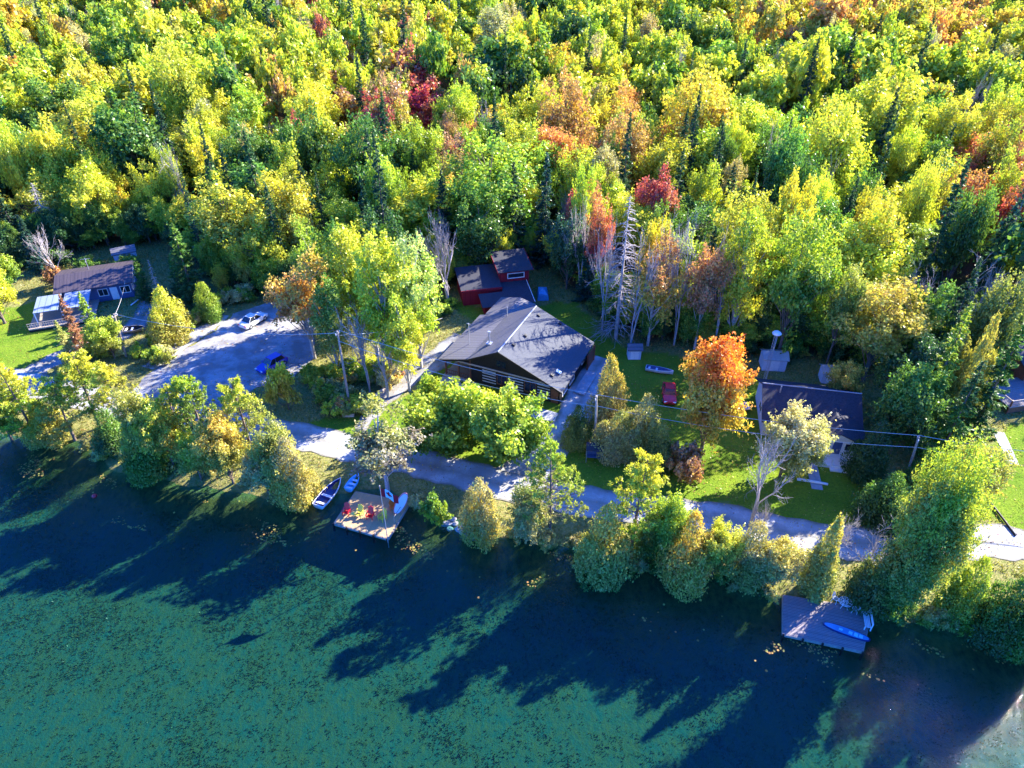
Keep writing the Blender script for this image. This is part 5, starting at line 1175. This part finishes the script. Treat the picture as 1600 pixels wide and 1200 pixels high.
# white paddle board propped upright with pink edge
def ellipse_board(name, label, cat, L, Wd, T, top, edge, logo=None):
    r = empty(name, (0, 0, 0), 0, label, cat); n = 28; V = []
    prof = [(cos(2*pi*k/n) * L/2, math.copysign(abs(sin(2*pi*k/n)) ** .8, sin(2*pi*k/n)) * Wd/2) for k in range(n)]
    m = MB(); m.slab([(a, b, T) for a, b in prof], T); m.build('board', edge, r)
    m = MB(); m.slab([(a * .94, b * .86, T + .006) for a, b in prof], .005); m.build('deck_pad', top, r); return r
b = ellipse_board('inflatable_float', 'white oval float with pink edge propped upright at the right side of the wooden deck', 'float', 2.8, 1.0, .16, M['hull'], M['c_pink'])
x, y, z = at_deck(628, 800, D1Z); b.location = (x, y, z + 1.35); b.rotation_euler = (R_(78), R_(-62), R_(20))
def flagpole():
    x, y = G(606, 841, 0); H = up_h(x, y, 756) - .2; r = empty('flagpole', (x, y, -1.2), 0, 'thin flagpole at the front right corner of the wooden deck', 'flagpole')
    m = MB(); m.tube([(0, -.15, 0), (0, -.15, H + 1.2)], [.05, .03], 8); m.build('pole', M['steel'], r); m = MB(); m.tube([(0, -.15, H + 1.2), (0, -.15, H + 1.27), (0, -.15, H + 1.33)], [.03, .07, .02], 8); m.build('finial', M['plank'], r)
    f = empty('flag', (x, y - .15, H - .2), R_(-12), 'red and white maple leaf flag hanging from the pole over the wooden deck', 'flag'); nx = 16; Lf = 1.9; Hf = 1.05
    def pt(u, v, off=0): return (.04 + u * Lf * .85, .16 * sin(u * 7) * u + off, -v * Hf - u * u * .75 - .05 * sin(u * 9))
    def strip(u0, u1, mt, nm, off=0):
        V = []; Fq = []
        for i in range(7):
            u = u0 + (u1 - u0) * i / 6
            for j in range(5): V.append(pt(u, j / 4, off))
        for i in range(6):
            for j in range(4): Fq.append((i*5+j, i*5+j+1, (i+1)*5+j+1, (i+1)*5+j))
        q = MB(); q.add(V, Fq); q.build(nm, mt, f)
    strip(0, .25, M['flag_red'], 'red_band'); strip(.25, .75, M['flag_white'], 'white_field'); strip(.75, 1, M['flag_red'], 'red_band')
    half = [(0, .48), (.07, .33), (.14, .37), (.11, .13), (.21, .24), (.24, .18), (.40, .21), (.35, .09), (.41, .05), (.19, -.13), (.21, -.21), (.02, -.18), (.02, -.42)]
    leaf = half + [(-a, b) for a, b in reversed(half)]
    for off in (.012, -.012):
        q = MB(); q.add([pt(.5 + a * .5, .5 - b * .85, off) for a, b in leaf], []); tri = mathutils.geometry.tessellate_polygon([[(a, b, 0) for a, b in leaf]]); q.f = [tuple(t) for t in tri]; q.build('maple_leaf', M['flag_red'], f)
flagpole()
# grey deck furniture
x, y, z = at_deck(1322, 988, D2Z); b = ellipse_board('paddleboard', 'long blue paddleboard with turquoise markings lying on the grey deck', 'paddleboard', 3.9, .8, .14, M['c_blue'], M['c_navy'])
b.location = (x, y, z + .02); b.rotation_euler = (0, 0, R_(-26))
for k, (u, w_) in enumerate(((.3, .42), (.75, .5), (1.15, .45), (-.5, .3))):
    m = MB(); m.slab([(u - .16, -w_/2 * .8, .152), (u + .16, -w_/2, .152), (u + .2, w_/2 * .6, .152), (u - .1, w_/2 * .8, .152)], .004); m.build('marking', M['c_teal'], b)
def bistro():
    x, y, z = at_deck(1318, 948, D2Z); r = empty('garden_table', (x, y, z), 0, 'round white openwork metal table on the grey deck', 'table')
    m = MB()
    for rad in (.55, .40, .22): m.tube([(rad * cos(t * pi / 10), rad * sin(t * pi / 10), .72) for t in range(21)], .03, 5, False)
    for k in range(10): m.tube([(0, 0, .72), (.55 * cos(k * pi / 5), .55 * sin(k * pi / 5), .72)], .02, 4)
    m.build('table_top', M['c_sky'] if False else M['white'], r)
    for a in (.5, 2.07, 3.64, 5.21): m = MB(); m.tube([(.15 * cos(a), .15 * sin(a), .70), (.42 * cos(a), .42 * sin(a), 0)], .025, 5); m.build('leg', M['white'], r)
bistro()
def metal_chair(px, py, rz, label):
    x, y, z = at_deck(px, py, D2Z); r = empty('metal_chair', (x, y, z), R_(rz), label, 'chair', 'white metal chairs on the grey deck')
    m = MB(); m.tube([(.24 * cos(t * pi / 6), .24 * sin(t * pi / 6), .45) for t in range(13)], .025, 5, False); [m.tube([(-.22 + k * .11, -.2, .45), (-.22 + k * .11, .2, .45)], .015, 4) for k in range(5)]; m.build('seat', M['white'], r)
    m = MB(); m.tube([(-.24, .2, .45), (-.24, .3, .85), (-.1, .34, 1.0), (.1, .34, 1.0), (.24, .3, .85), (.24, .2, .45)], .025, 5); [m.tube([(-.12 + k * .12, .22, .45), (-.12 + k * .12, .33, .97)], .015, 4) for k in range(3)]; m.build('backrest', M['white'], r)
    for sx in (-1, 1):
        for sy in (-1, 1): m = MB(); m.tube([(sx * .18, sy * .18, .45), (sx * .24, sy * .24, 0)], .02, 5); m.build('leg', M['white'], r)
metal_chair(1304, 940, 40, 'white metal chair left of the round table on the grey deck'); metal_chair(1334, 956, -110, 'white metal chair right of the round table on the grey deck')
def slat_bench():
    x, y, z = at_deck(1352, 972, D2Z); r = empty('slatted_bench', (x, y, z), R_(75), 'white slatted bench with side rail at the right edge of the grey deck', 'bench')
    m = MB(); [m.bx(-.9, .9, -.25 + k * .13, -.15 + k * .13, .42, .45) for k in range(4)]; m.build('seat', M['white'], r)
    m = MB(); [m.bx(-.9, .9, -.34, -.31, .6 + k * .14, .69 + k * .14) for k in range(3)]; m.build('backrest', M['white'], r)
    for sx in (-.85, .85):
        m = MB(); m.bx(sx - .04, sx + .04, -.33, -.25, 0, .98); m.bx(sx - .04, sx + .04, .17, .25, 0, .42); m.build('leg', M['white'], r)
slat_bench()
# ------------------------------------------------------------------ right-hand raised deck
def raised_deck():
    x, y = G(1572, 648); r = empty('raised_deck', (x, y, 0), R_(12), 'raised brown deck with wooden railing cut by the right edge of the photo', 'deck')
    m = MB(); m.bx(0, 7, 0, 5.2, 1.0, 1.14); m.build('deck_boards', M['deckgrey'], r)
    for k, (a, b) in enumerate(((.05, .05), (3.4, .05), (.05, 5.1), (6.9, .05))): m = MB(); m.bx(a, a + .14, b, b + .14, 0, 2.1); m.build('post', M['timber'], r)
    m = MB(); m.bx(0, 7, .0, .05, 2.02, 2.1); m.bx(0, .05, .06, 5.2, 2.02, 2.1)
    for k in range(36): m.bx(.2 + k * .19, .24 + k * .19, .01, .04, 1.14, 2.02)
    for k in range(26): m.bx(.01, .04, .25 + k * .19, .29 + k * .19, 1.14, 2.02)
    m.build('railing', M['plank'], r); m = MB(); m.bx(.02, 7, .06, .1, .1, .98); m.build('skirt', M['timber'], r)
    h = empty('dark_cabin', (x + 2.2 * 0 + 5.2, y + 5.6, 0), R_(12), 'dark cabin mostly outside the right edge behind the raised deck', 'cabin')
    m = MB(); m.prism([(0, 0), (6, 0), (6, 2.8), (3, 4.4), (0, 2.8)], -.5, 7); m.build('wall', M['timber'], h); m = MB(); m.slab([(-.9, -.5, 2.7), (7.3, -.5, 2.7), (7.3, 3, 4.6), (-.9, 3, 4.6)], .12); m.slab([(-.9, 3.01, 4.6), (7.3, 3.01, 4.6), (7.3, 6.5, 2.7), (-.9, 6.5, 2.7)], .12); m.build('roof', M['darkroof'], h)
    window(h, 'f', 1, 2.6, 1.4, 2.4, 0)
raised_deck()
# ------------------------------------------------------------------ yard things
def yard_swing():
    x, y = G(928, 718); r = empty('garden_swing', (x, y, 0), R_(-5), 'dark canopied garden swing seat at the foot of the pale utility pole', 'swing seat')
    m = MB(); m.slab([(-.95, -.55, 1.75), (.95, -.55, 1.75), (.95, .65, 2.0), (-.95, .65, 2.0)], .05); m.build('canopy', M['darkroof'], r)
    m = MB(); m.bx(-.8, .8, -.25, .3, .45, .53); m.build('seat', M['bluewall'], r); m = MB(); m.bx(-.8, .8, .3, .37, .53, 1.05); m.build('backrest', M['bluewall'], r)
    for sx in (-.9, .9):
        for sy in (-.5, .6): m = MB(); m.tube([(sx, sy * 1.2, 0), (sx, sy * .5, 1.75)], .03, 5); m.build('leg', M['steel'], r)
yard_swing()
def game_board():
    x, y = G(1157, 640); r = empty('trailer_frame', (x, y, 0), R_(8), 'low white framed blue cart standing on grass left of the white cottage', 'cart')
    m = MB(); m.bx(-.8, .8, -.6, .6, .45, .5); m.build('bed', M['c_blue'], r)
    m = MB(); m.bx(-.88, .88, -.68, -.605, .42, .62); m.bx(-.88, .88, .605, .68, .42, .62); m.bx(-.88, -.805, -.60, .60, .42, .62); m.bx(.805, .88, -.60, .60, .42, .62); m.build('frame', M['white'], r)
    for s in (-1, 1): m = MB(); m.tube([(s * .89, 0, .26), (s * 1.02, 0, .26)], .26, 12); m.build('wheel', M['rubber'], r)
game_board()
def log_obj(name, label, cat, a, b, rad, mat, z=.12):
    x0, y0 = G(*a); x1, y1 = G(*b); m = MB(); m.tube(curve((x0, y0, z), (x1, y1, z), .05, 5), [rad * 1.05, rad, rad * .97, rad * .95, rad * .9, rad * .85], 8); tag(m.build(name, mat, smooth=True), label, cat)
log_obj('white_post', 'white painted log barrier lying across the end of the cottage walk', 'log', (1245, 750), (1293, 758), .16, M['white'])
log_obj('fallen_log', 'long dark log lying beside the road at the right lawn', 'log', (1546, 786), (1586, 838), .12, M['log'])
def timber_block(px, py, ang, L, label):
    x, y = G(px, py); m = MB(); m.box((0, 0, .22), (L, .5, .42)); m.box((0, 0, .445), (L * .98, .45, .03)); o = m.build('timber_block', M['plank']); o.location = (x, y, 0); o.rotation_euler = (0, 0, R_(ang)); tag(o, label, 'timber')
timber_block(596, 615, 60, 3.2, 'long squared timber lying on the grass by the side path'); timber_block(545, 650, 0, 1.4, 'short pale timber lying on the grass below the utility pole')
log_obj('lawn_rail', 'thin pale rail lying in front of the blue walled cottage', 'rail', (205, 478), (236, 456), .09, M['white'])
# red float on the water
x, y = G(148, 776, WATER_Z); m = MB(); m.tube([(0, 0, -.12), (0, 0, -.02), (0, 0, .12), (0, 0, .24), (0, 0, .32)], [.12, .24, .3, .22, .06], 12); o = m.build('mooring_buoy', M['c_red'], smooth=True); o.location = (x, y, WATER_Z); tag(o, 'small red mooring buoy floating off the left shore', 'buoy')
# shore stones
srs = random.Random(3)
def stone(x, y, s, label):
    me = bpy.data.meshes.new('shore_stone'); import bmesh; bm = bmesh.new(); bmesh.ops.create_icosphere(bm, subdivisions=2, radius=1)
    for v in bm.verts: v.co *= 1 + .25 * (sin(v.co.x * 3.1 + x) * cos(v.co.y * 2.7 + y) + .4 * sin(v.co.z * 7 + x))
    bm.to_mesh(me); bm.free(); me.materials.append(M['stone']); o = link_mesh('shore_stone', me); o.scale = (s, s * .8, s * .55); o.rotation_euler = (0, 0, x); o.location = (x, y, hz1(x, y) + s * .1)
    tag(o, label, 'stone', 'stones on the bank right of the wooden deck')
ST = sorted((px := srs.uniform(690, 745), 808 + (px - 690) * .45 + srs.uniform(-10, 6), srs.uniform(.2, .5)) for _ in range(22))
NW = 'first second third fourth fifth sixth seventh eighth ninth tenth eleventh twelfth thirteenth fourteenth fifteenth sixteenth seventeenth eighteenth nineteenth twentieth'.split() + ['last but one', 'last']
for (px, py, sz_), nw in zip(ST, NW): x, y = G(px, py); stone(x, y, sz_, nw + ' grey bank stone counting from the wooden deck towards the golden cedar')
# ------------------------------------------------------------------ shrubs along the verges: each one its own
SH = []
def strip(a, b, n, w, hs, cols, where, seed):
    q = random.Random(seed)
    for k in range(n):
        t = q.random(); px = a[0] + (b[0] - a[0]) * t + q.uniform(-w, w); py = a[1] + (b[1] - a[1]) * t + q.uniform(-w, w) * .6; x, y = G(px, py); SH.append((x, y, q.uniform(*hs), q.choice(cols), where, px))
strip((470, 600), (560, 650), 26, 22, (1.2, 2.4), [('lime', 'yellow'), ('rust', 'orange'), ('khaki', 'straw'), ('green', 'lime'), ('olive', 'khaki')], 'in the thicket between blue car and utility pole', 1)
strip((500, 585), (610, 600), 16, 14, (1.4, 2.6), [('lime', 'yellow'), ('gold', 'orange'), ('khaki', 'straw'), ('green', 'lime')], 'under the grove left of the log house', 2)
strip((225, 545), (340, 480), 20, 12, (1.0, 2.0), [('lime', 'yellow'), ('khaki', 'straw'), ('olive', 'lime'), ('green', 'lime')], 'beside the gravel path left of the parking lot', 3)
strip((150, 560), (250, 560), 12, 14, (1.0, 2.2), [('olive', 'lime'), ('khaki', 'straw'), ('green', 'lime')], 'near the leaning utility pole', 4)
strip((350, 470), (470, 462), 12, 7, (1.2, 2.4), [('green', 'lime'), ('khaki', 'straw'), ('deep', 'green')], 'along the back of the parking lot', 5)
strip((650, 520), (700, 480), 10, 12, (1.0, 2.0), [('green', 'lime'), ('lime', 'yellow'), ('deep', 'green')], 'between the grove and the red barn', 6)
strip((120, 700), (500, 772), 26, 10, (.8, 1.6), [('olive', 'khaki'), ('deep', 'green'), ('cedargold', 'khaki')], 'on the left bank of the lake', 7)
strip((790, 835), (1220, 925), 26, 10, (.8, 1.7), [('olive', 'khaki'), ('deep', 'green'), ('cedargold', 'khaki')], 'on the bank under the middle cedars', 8)
strip((1370, 950), (1600, 1005), 18, 12, (.9, 2.0), [('olive', 'khaki'), ('deep', 'green'), ('green', 'lime')], 'on the bank at the right edge', 9)
strip((900, 475), (1150, 545), 22, 10, (1.2, 2.6), [('deep', 'green'), ('deep', 'pine'), ('olive', 'green')], 'at the dark forest edge behind the tiny shed', 10)
strip((1150, 548), (1560, 590), 26, 10, (1.2, 2.8), [('deep', 'green'), ('deep', 'pine'), ('olive', 'green')], 'at the forest edge behind the white cottage', 11)
strip((40, 415), (330, 430), 18, 10, (1.2, 2.6), [('deep', 'green'), ('deep', 'pine'), ('olive', 'green')], 'at the forest edge behind the brown roofed cottage', 12)
gr = {}
for s in SH: gr.setdefault((s[4], s[3]), []).append(s)
for (where, (c1, c2)), L in gr.items():
    L.sort(key=lambda s: s[5])
    for i, (x, y, h, _, _, px) in enumerate(L):
        lab = (ORD[i] + 'leftmost ' if len(L) > 1 else '') + WORD[c1].split(' ')[0] + (' and ' + WORD[c2].split(' ')[0] if c2 in ('yellow', 'orange', 'lime', 'straw', 'khaki', 'green') and WORD[c2].split(' ')[0] != WORD[c1].split(' ')[0] else '') + ' shrub ' + where
        put_tree('shrub', x, y, h, h * rnd.uniform(.55, .85), c1, c2, lab, 'shrub', 'shrubs along the verges', jit=.1)
# ------------------------------------------------------------------ ground cover: grass, weeds, lily pads, fallen leaves
def blades(name, label, cat, XY, Z, hgt, wid, tint, lean=.35, seed=0, per=3, mat=None):
    r_ = np.random.default_rng(seed); n = len(XY); XY = np.repeat(XY, per, 0) + r_.normal(0, wid * 2, (n * per, 2)); Z = np.repeat(Z, per); tint = np.repeat(tint, per, 0); n *= per
    a = r_.uniform(0, 2 * pi, n); h = hgt * r_.uniform(.5, 1.4, n); dx, dy = np.cos(a) * wid, np.sin(a) * wid; lx, ly = r_.normal(0, lean, n) * h, r_.normal(0, lean, n) * h
    V = np.stack([np.stack([XY[:, 0] - dx, XY[:, 1] - dy, Z], 1), np.stack([XY[:, 0] + dx, XY[:, 1] + dy, Z], 1), np.stack([XY[:, 0] + lx + dx * .3, XY[:, 1] + ly + dy * .3, Z + h], 1), np.stack([XY[:, 0] + lx - dx * .3, XY[:, 1] + ly - dy * .3, Z + h], 1)], 1).reshape(-1, 3)
    me = np_mesh(name, V, np.arange(len(V)).reshape(-1, 4), [mat or M['leaf_tint']], fattr={'rv': r_.random(n), 'tint': np.concatenate([tint, np.ones((n, 1))], 1)})
    tag(link_mesh(name, me), label, cat, kind='stuff')
g_ = np.random.default_rng(9)
X = g_.uniform(-95, 100, 150000); Y = g_.uniform(38, 118, 150000); d = shore_dist(X, Y); fy = np.interp(X, FRONT[:, 0], FRONT[:, 1])
ok = (d < -.8) & (Y < fy + 2)
ROADS = [(-420, 500), (-200, 548), (-60, 578), (40, 598), (120, 618), (210, 640), (310, 650), (400, 668), (480, 684), (560, 702), (650, 722), (740, 746), (830, 768), (930, 786), (1030, 798), (1130, 812), (1230, 832), (1330, 848), (1430, 850), (1520, 845), (1600, 850), (1750, 880), (2100, 960)]
def near_line(X, Y, px, w):
    best = np.full(X.shape, 1e9); pts = [G(*q) for q in px]
    for (ax, ay), (bx, by) in zip(pts[:-1], pts[1:]):
        dx, dy = bx - ax, by - ay; t = np.clip(((X - ax) * dx + (Y - ay) * dy) / (dx * dx + dy * dy), 0, 1); best = np.minimum(best, np.hypot(X - ax - t * dx, Y - ay - t * dy))
    return best < w
for px, w in ((ROADS, 2.45), ([(790, 770), (830, 728), (868, 690), (897, 655), (908, 620), (925, 585)], 2.2), ([(600, 625), (645, 585), (690, 556), (725, 525)], 1.9), ([(60, 606), (50, 585), (85, 562), (135, 542), (180, 530), (215, 505)], 1.6), ([(275, 545), (320, 515), (350, 492)], 1.2), ([(1277, 765), (1262, 705)], .7)): ok &= ~near_line(X, Y, px, w)
ok &= ~pip([G(*q) for q in [(215, 600), (262, 562), (330, 522), (365, 490), (415, 474), (470, 470), (492, 500), (488, 560), (460, 590), (400, 606), (330, 655), (250, 655), (190, 640)]], X, Y)
ok &= ~pip([G(*q) for q in [(690, 600), (760, 500), (850, 480), (960, 560), (900, 655), (860, 650)]], X, Y)
lawn = np.zeros(X.shape, bool)
for pl in LAWNS: lawn |= pip([G(*q) for q in pl], X, Y)
X, Y, lawn = X[ok], Y[ok], lawn[ok]; n = len(X)
base = np.where(lawn[:, None], np.array([[.15, .27, .015]]), np.array([[.24, .24, .05]])) * g_.uniform(.7, 1.35, (n, 1)); dry = g_.random(n) < np.where(lawn, .10 + .25 * (wob(X, Y, .5, 3) > .45), .35); base[dry] = np.array([.38, .31, .10])
hh = np.where(lawn, .07, .22)
for sel, hgt, nm, lb in ((lawn, .07, 'lawn_grass', 'short bright green lawn grass around the houses'), (~lawn, .24, 'rough_grass', 'rough mixed grass and weeds along the verges and banks')):
    blades(nm, lb, 'grass', np.stack([X[sel], Y[sel]], 1), hz(X[sel], Y[sel]) - .04, hgt, .045, base[sel], .5, 4, 2)
# weeds growing up from the lake bed
X = g_.uniform(-60, 62, 170000); Y = g_.uniform(14, 62, 170000); d = shore_dist(X, Y); n1 = wob(X, Y, .28, 2) + .7 * wob(X, Y, .9, 5); ok = (d > 3.0) & (n1 + g_.normal(0, .9, len(X)) > .7) & (np.hypot(X - -14, Y - 48) > 1); X, Y, n1 = X[ok], Y[ok], n1[ok]
t = np.array([[.055, .095, .035]]) * g_.uniform(.8, 1.2, (len(X), 1)); t[g_.random(len(X)) < .3] = (.10, .10, .03)
zb = hz(X, Y); blades('lake_weeds', 'olive water weeds growing from the shallow lake bed', 'water weed', np.stack([X, Y], 1), zb - .02, .10, .05, t, .3, 6, 4)
# pads and floating scum near the bank
X = g_.uniform(-60, 50, 60000); Y = g_.uniform(26, 66, 60000); d = shore_dist(X, Y); n1 = wob(X, Y, .45, 1.0) + .5 * wob(X, Y, 1.4, 3); ok = (d > .8) & (d < 6.5) & (n1 > .62) | ((d > .8) & (d < 8) & (g_.random(len(X)) < .006)); X, Y = X[ok], Y[ok]; n = len(X)
k = 7; an = np.arange(k) * 2 * pi / k; rr = g_.uniform(.04, .12, n); V = np.stack([np.stack([X + rr * cos(a), Y + rr * sin(a), np.full(n, WATER_Z + .012) + g_.uniform(0, .01, n)], 1) for a in an], 1).reshape(-1, 3)
tt = np.array([[.32, .32, .07]]) * g_.uniform(.6, 1.4, (n, 1)); tt[g_.random(n) < .45] = (.42, .25, .07)
me = np_mesh('lily_pads', V, np.arange(n * k).reshape(-1, k), [M['leaf_tint']], fattr={'rv': g_.random(n), 'tint': np.concatenate([tt, np.ones((n, 1))], 1)}); tag(link_mesh('lily_pads', me), 'small yellow green pads and floating leaves on the dark water near the bank', 'lily pads', kind='stuff')

X = g_.uniform(-95, 100, 130000); Y = g_.uniform(38, 118, 130000); d = shore_dist(X, Y); n1 = wob(X, Y, .35, 7) + .6 * wob(X, Y, 1.3, 2); ok = (d < -.6) & (Y < np.interp(X, FRONT[:, 0], FRONT[:, 1]) + 2) & (n1 + g_.normal(0, .5, len(X)) > .35)
ok &= ~pip([G(*q) for q in [(690, 600), (760, 500), (850, 480), (960, 560), (900, 655), (860, 650)]], X, Y)
X, Y = X[ok], Y[ok]; n = len(X); C = np.stack([X, Y, hz(X, Y) + .055 + g_.uniform(0, .03, n)], 1); V = leaves(C, np.stack([g_.normal(0, .4, n), g_.normal(0, .4, n), np.ones(n)], 1), .075, g_, .7)
pal = np.array([(.50, .36, .08), (.34, .18, .07), (.22, .14, .07), (.55, .48, .10), (.42, .14, .05)]); tt = pal[g_.integers(0, 5, n)]
me = np_mesh('fallen_leaves', V, np.arange(n * 4).reshape(-1, 4), [M['leaf_tint']], fattr={'rv': g_.random(n), 'tint': np.concatenate([tt, np.ones((n, 1))], 1)}); tag(link_mesh('fallen_leaves', me), 'fallen brown and yellow leaves strewn over lawns and gravel', 'leaves', kind='stuff')
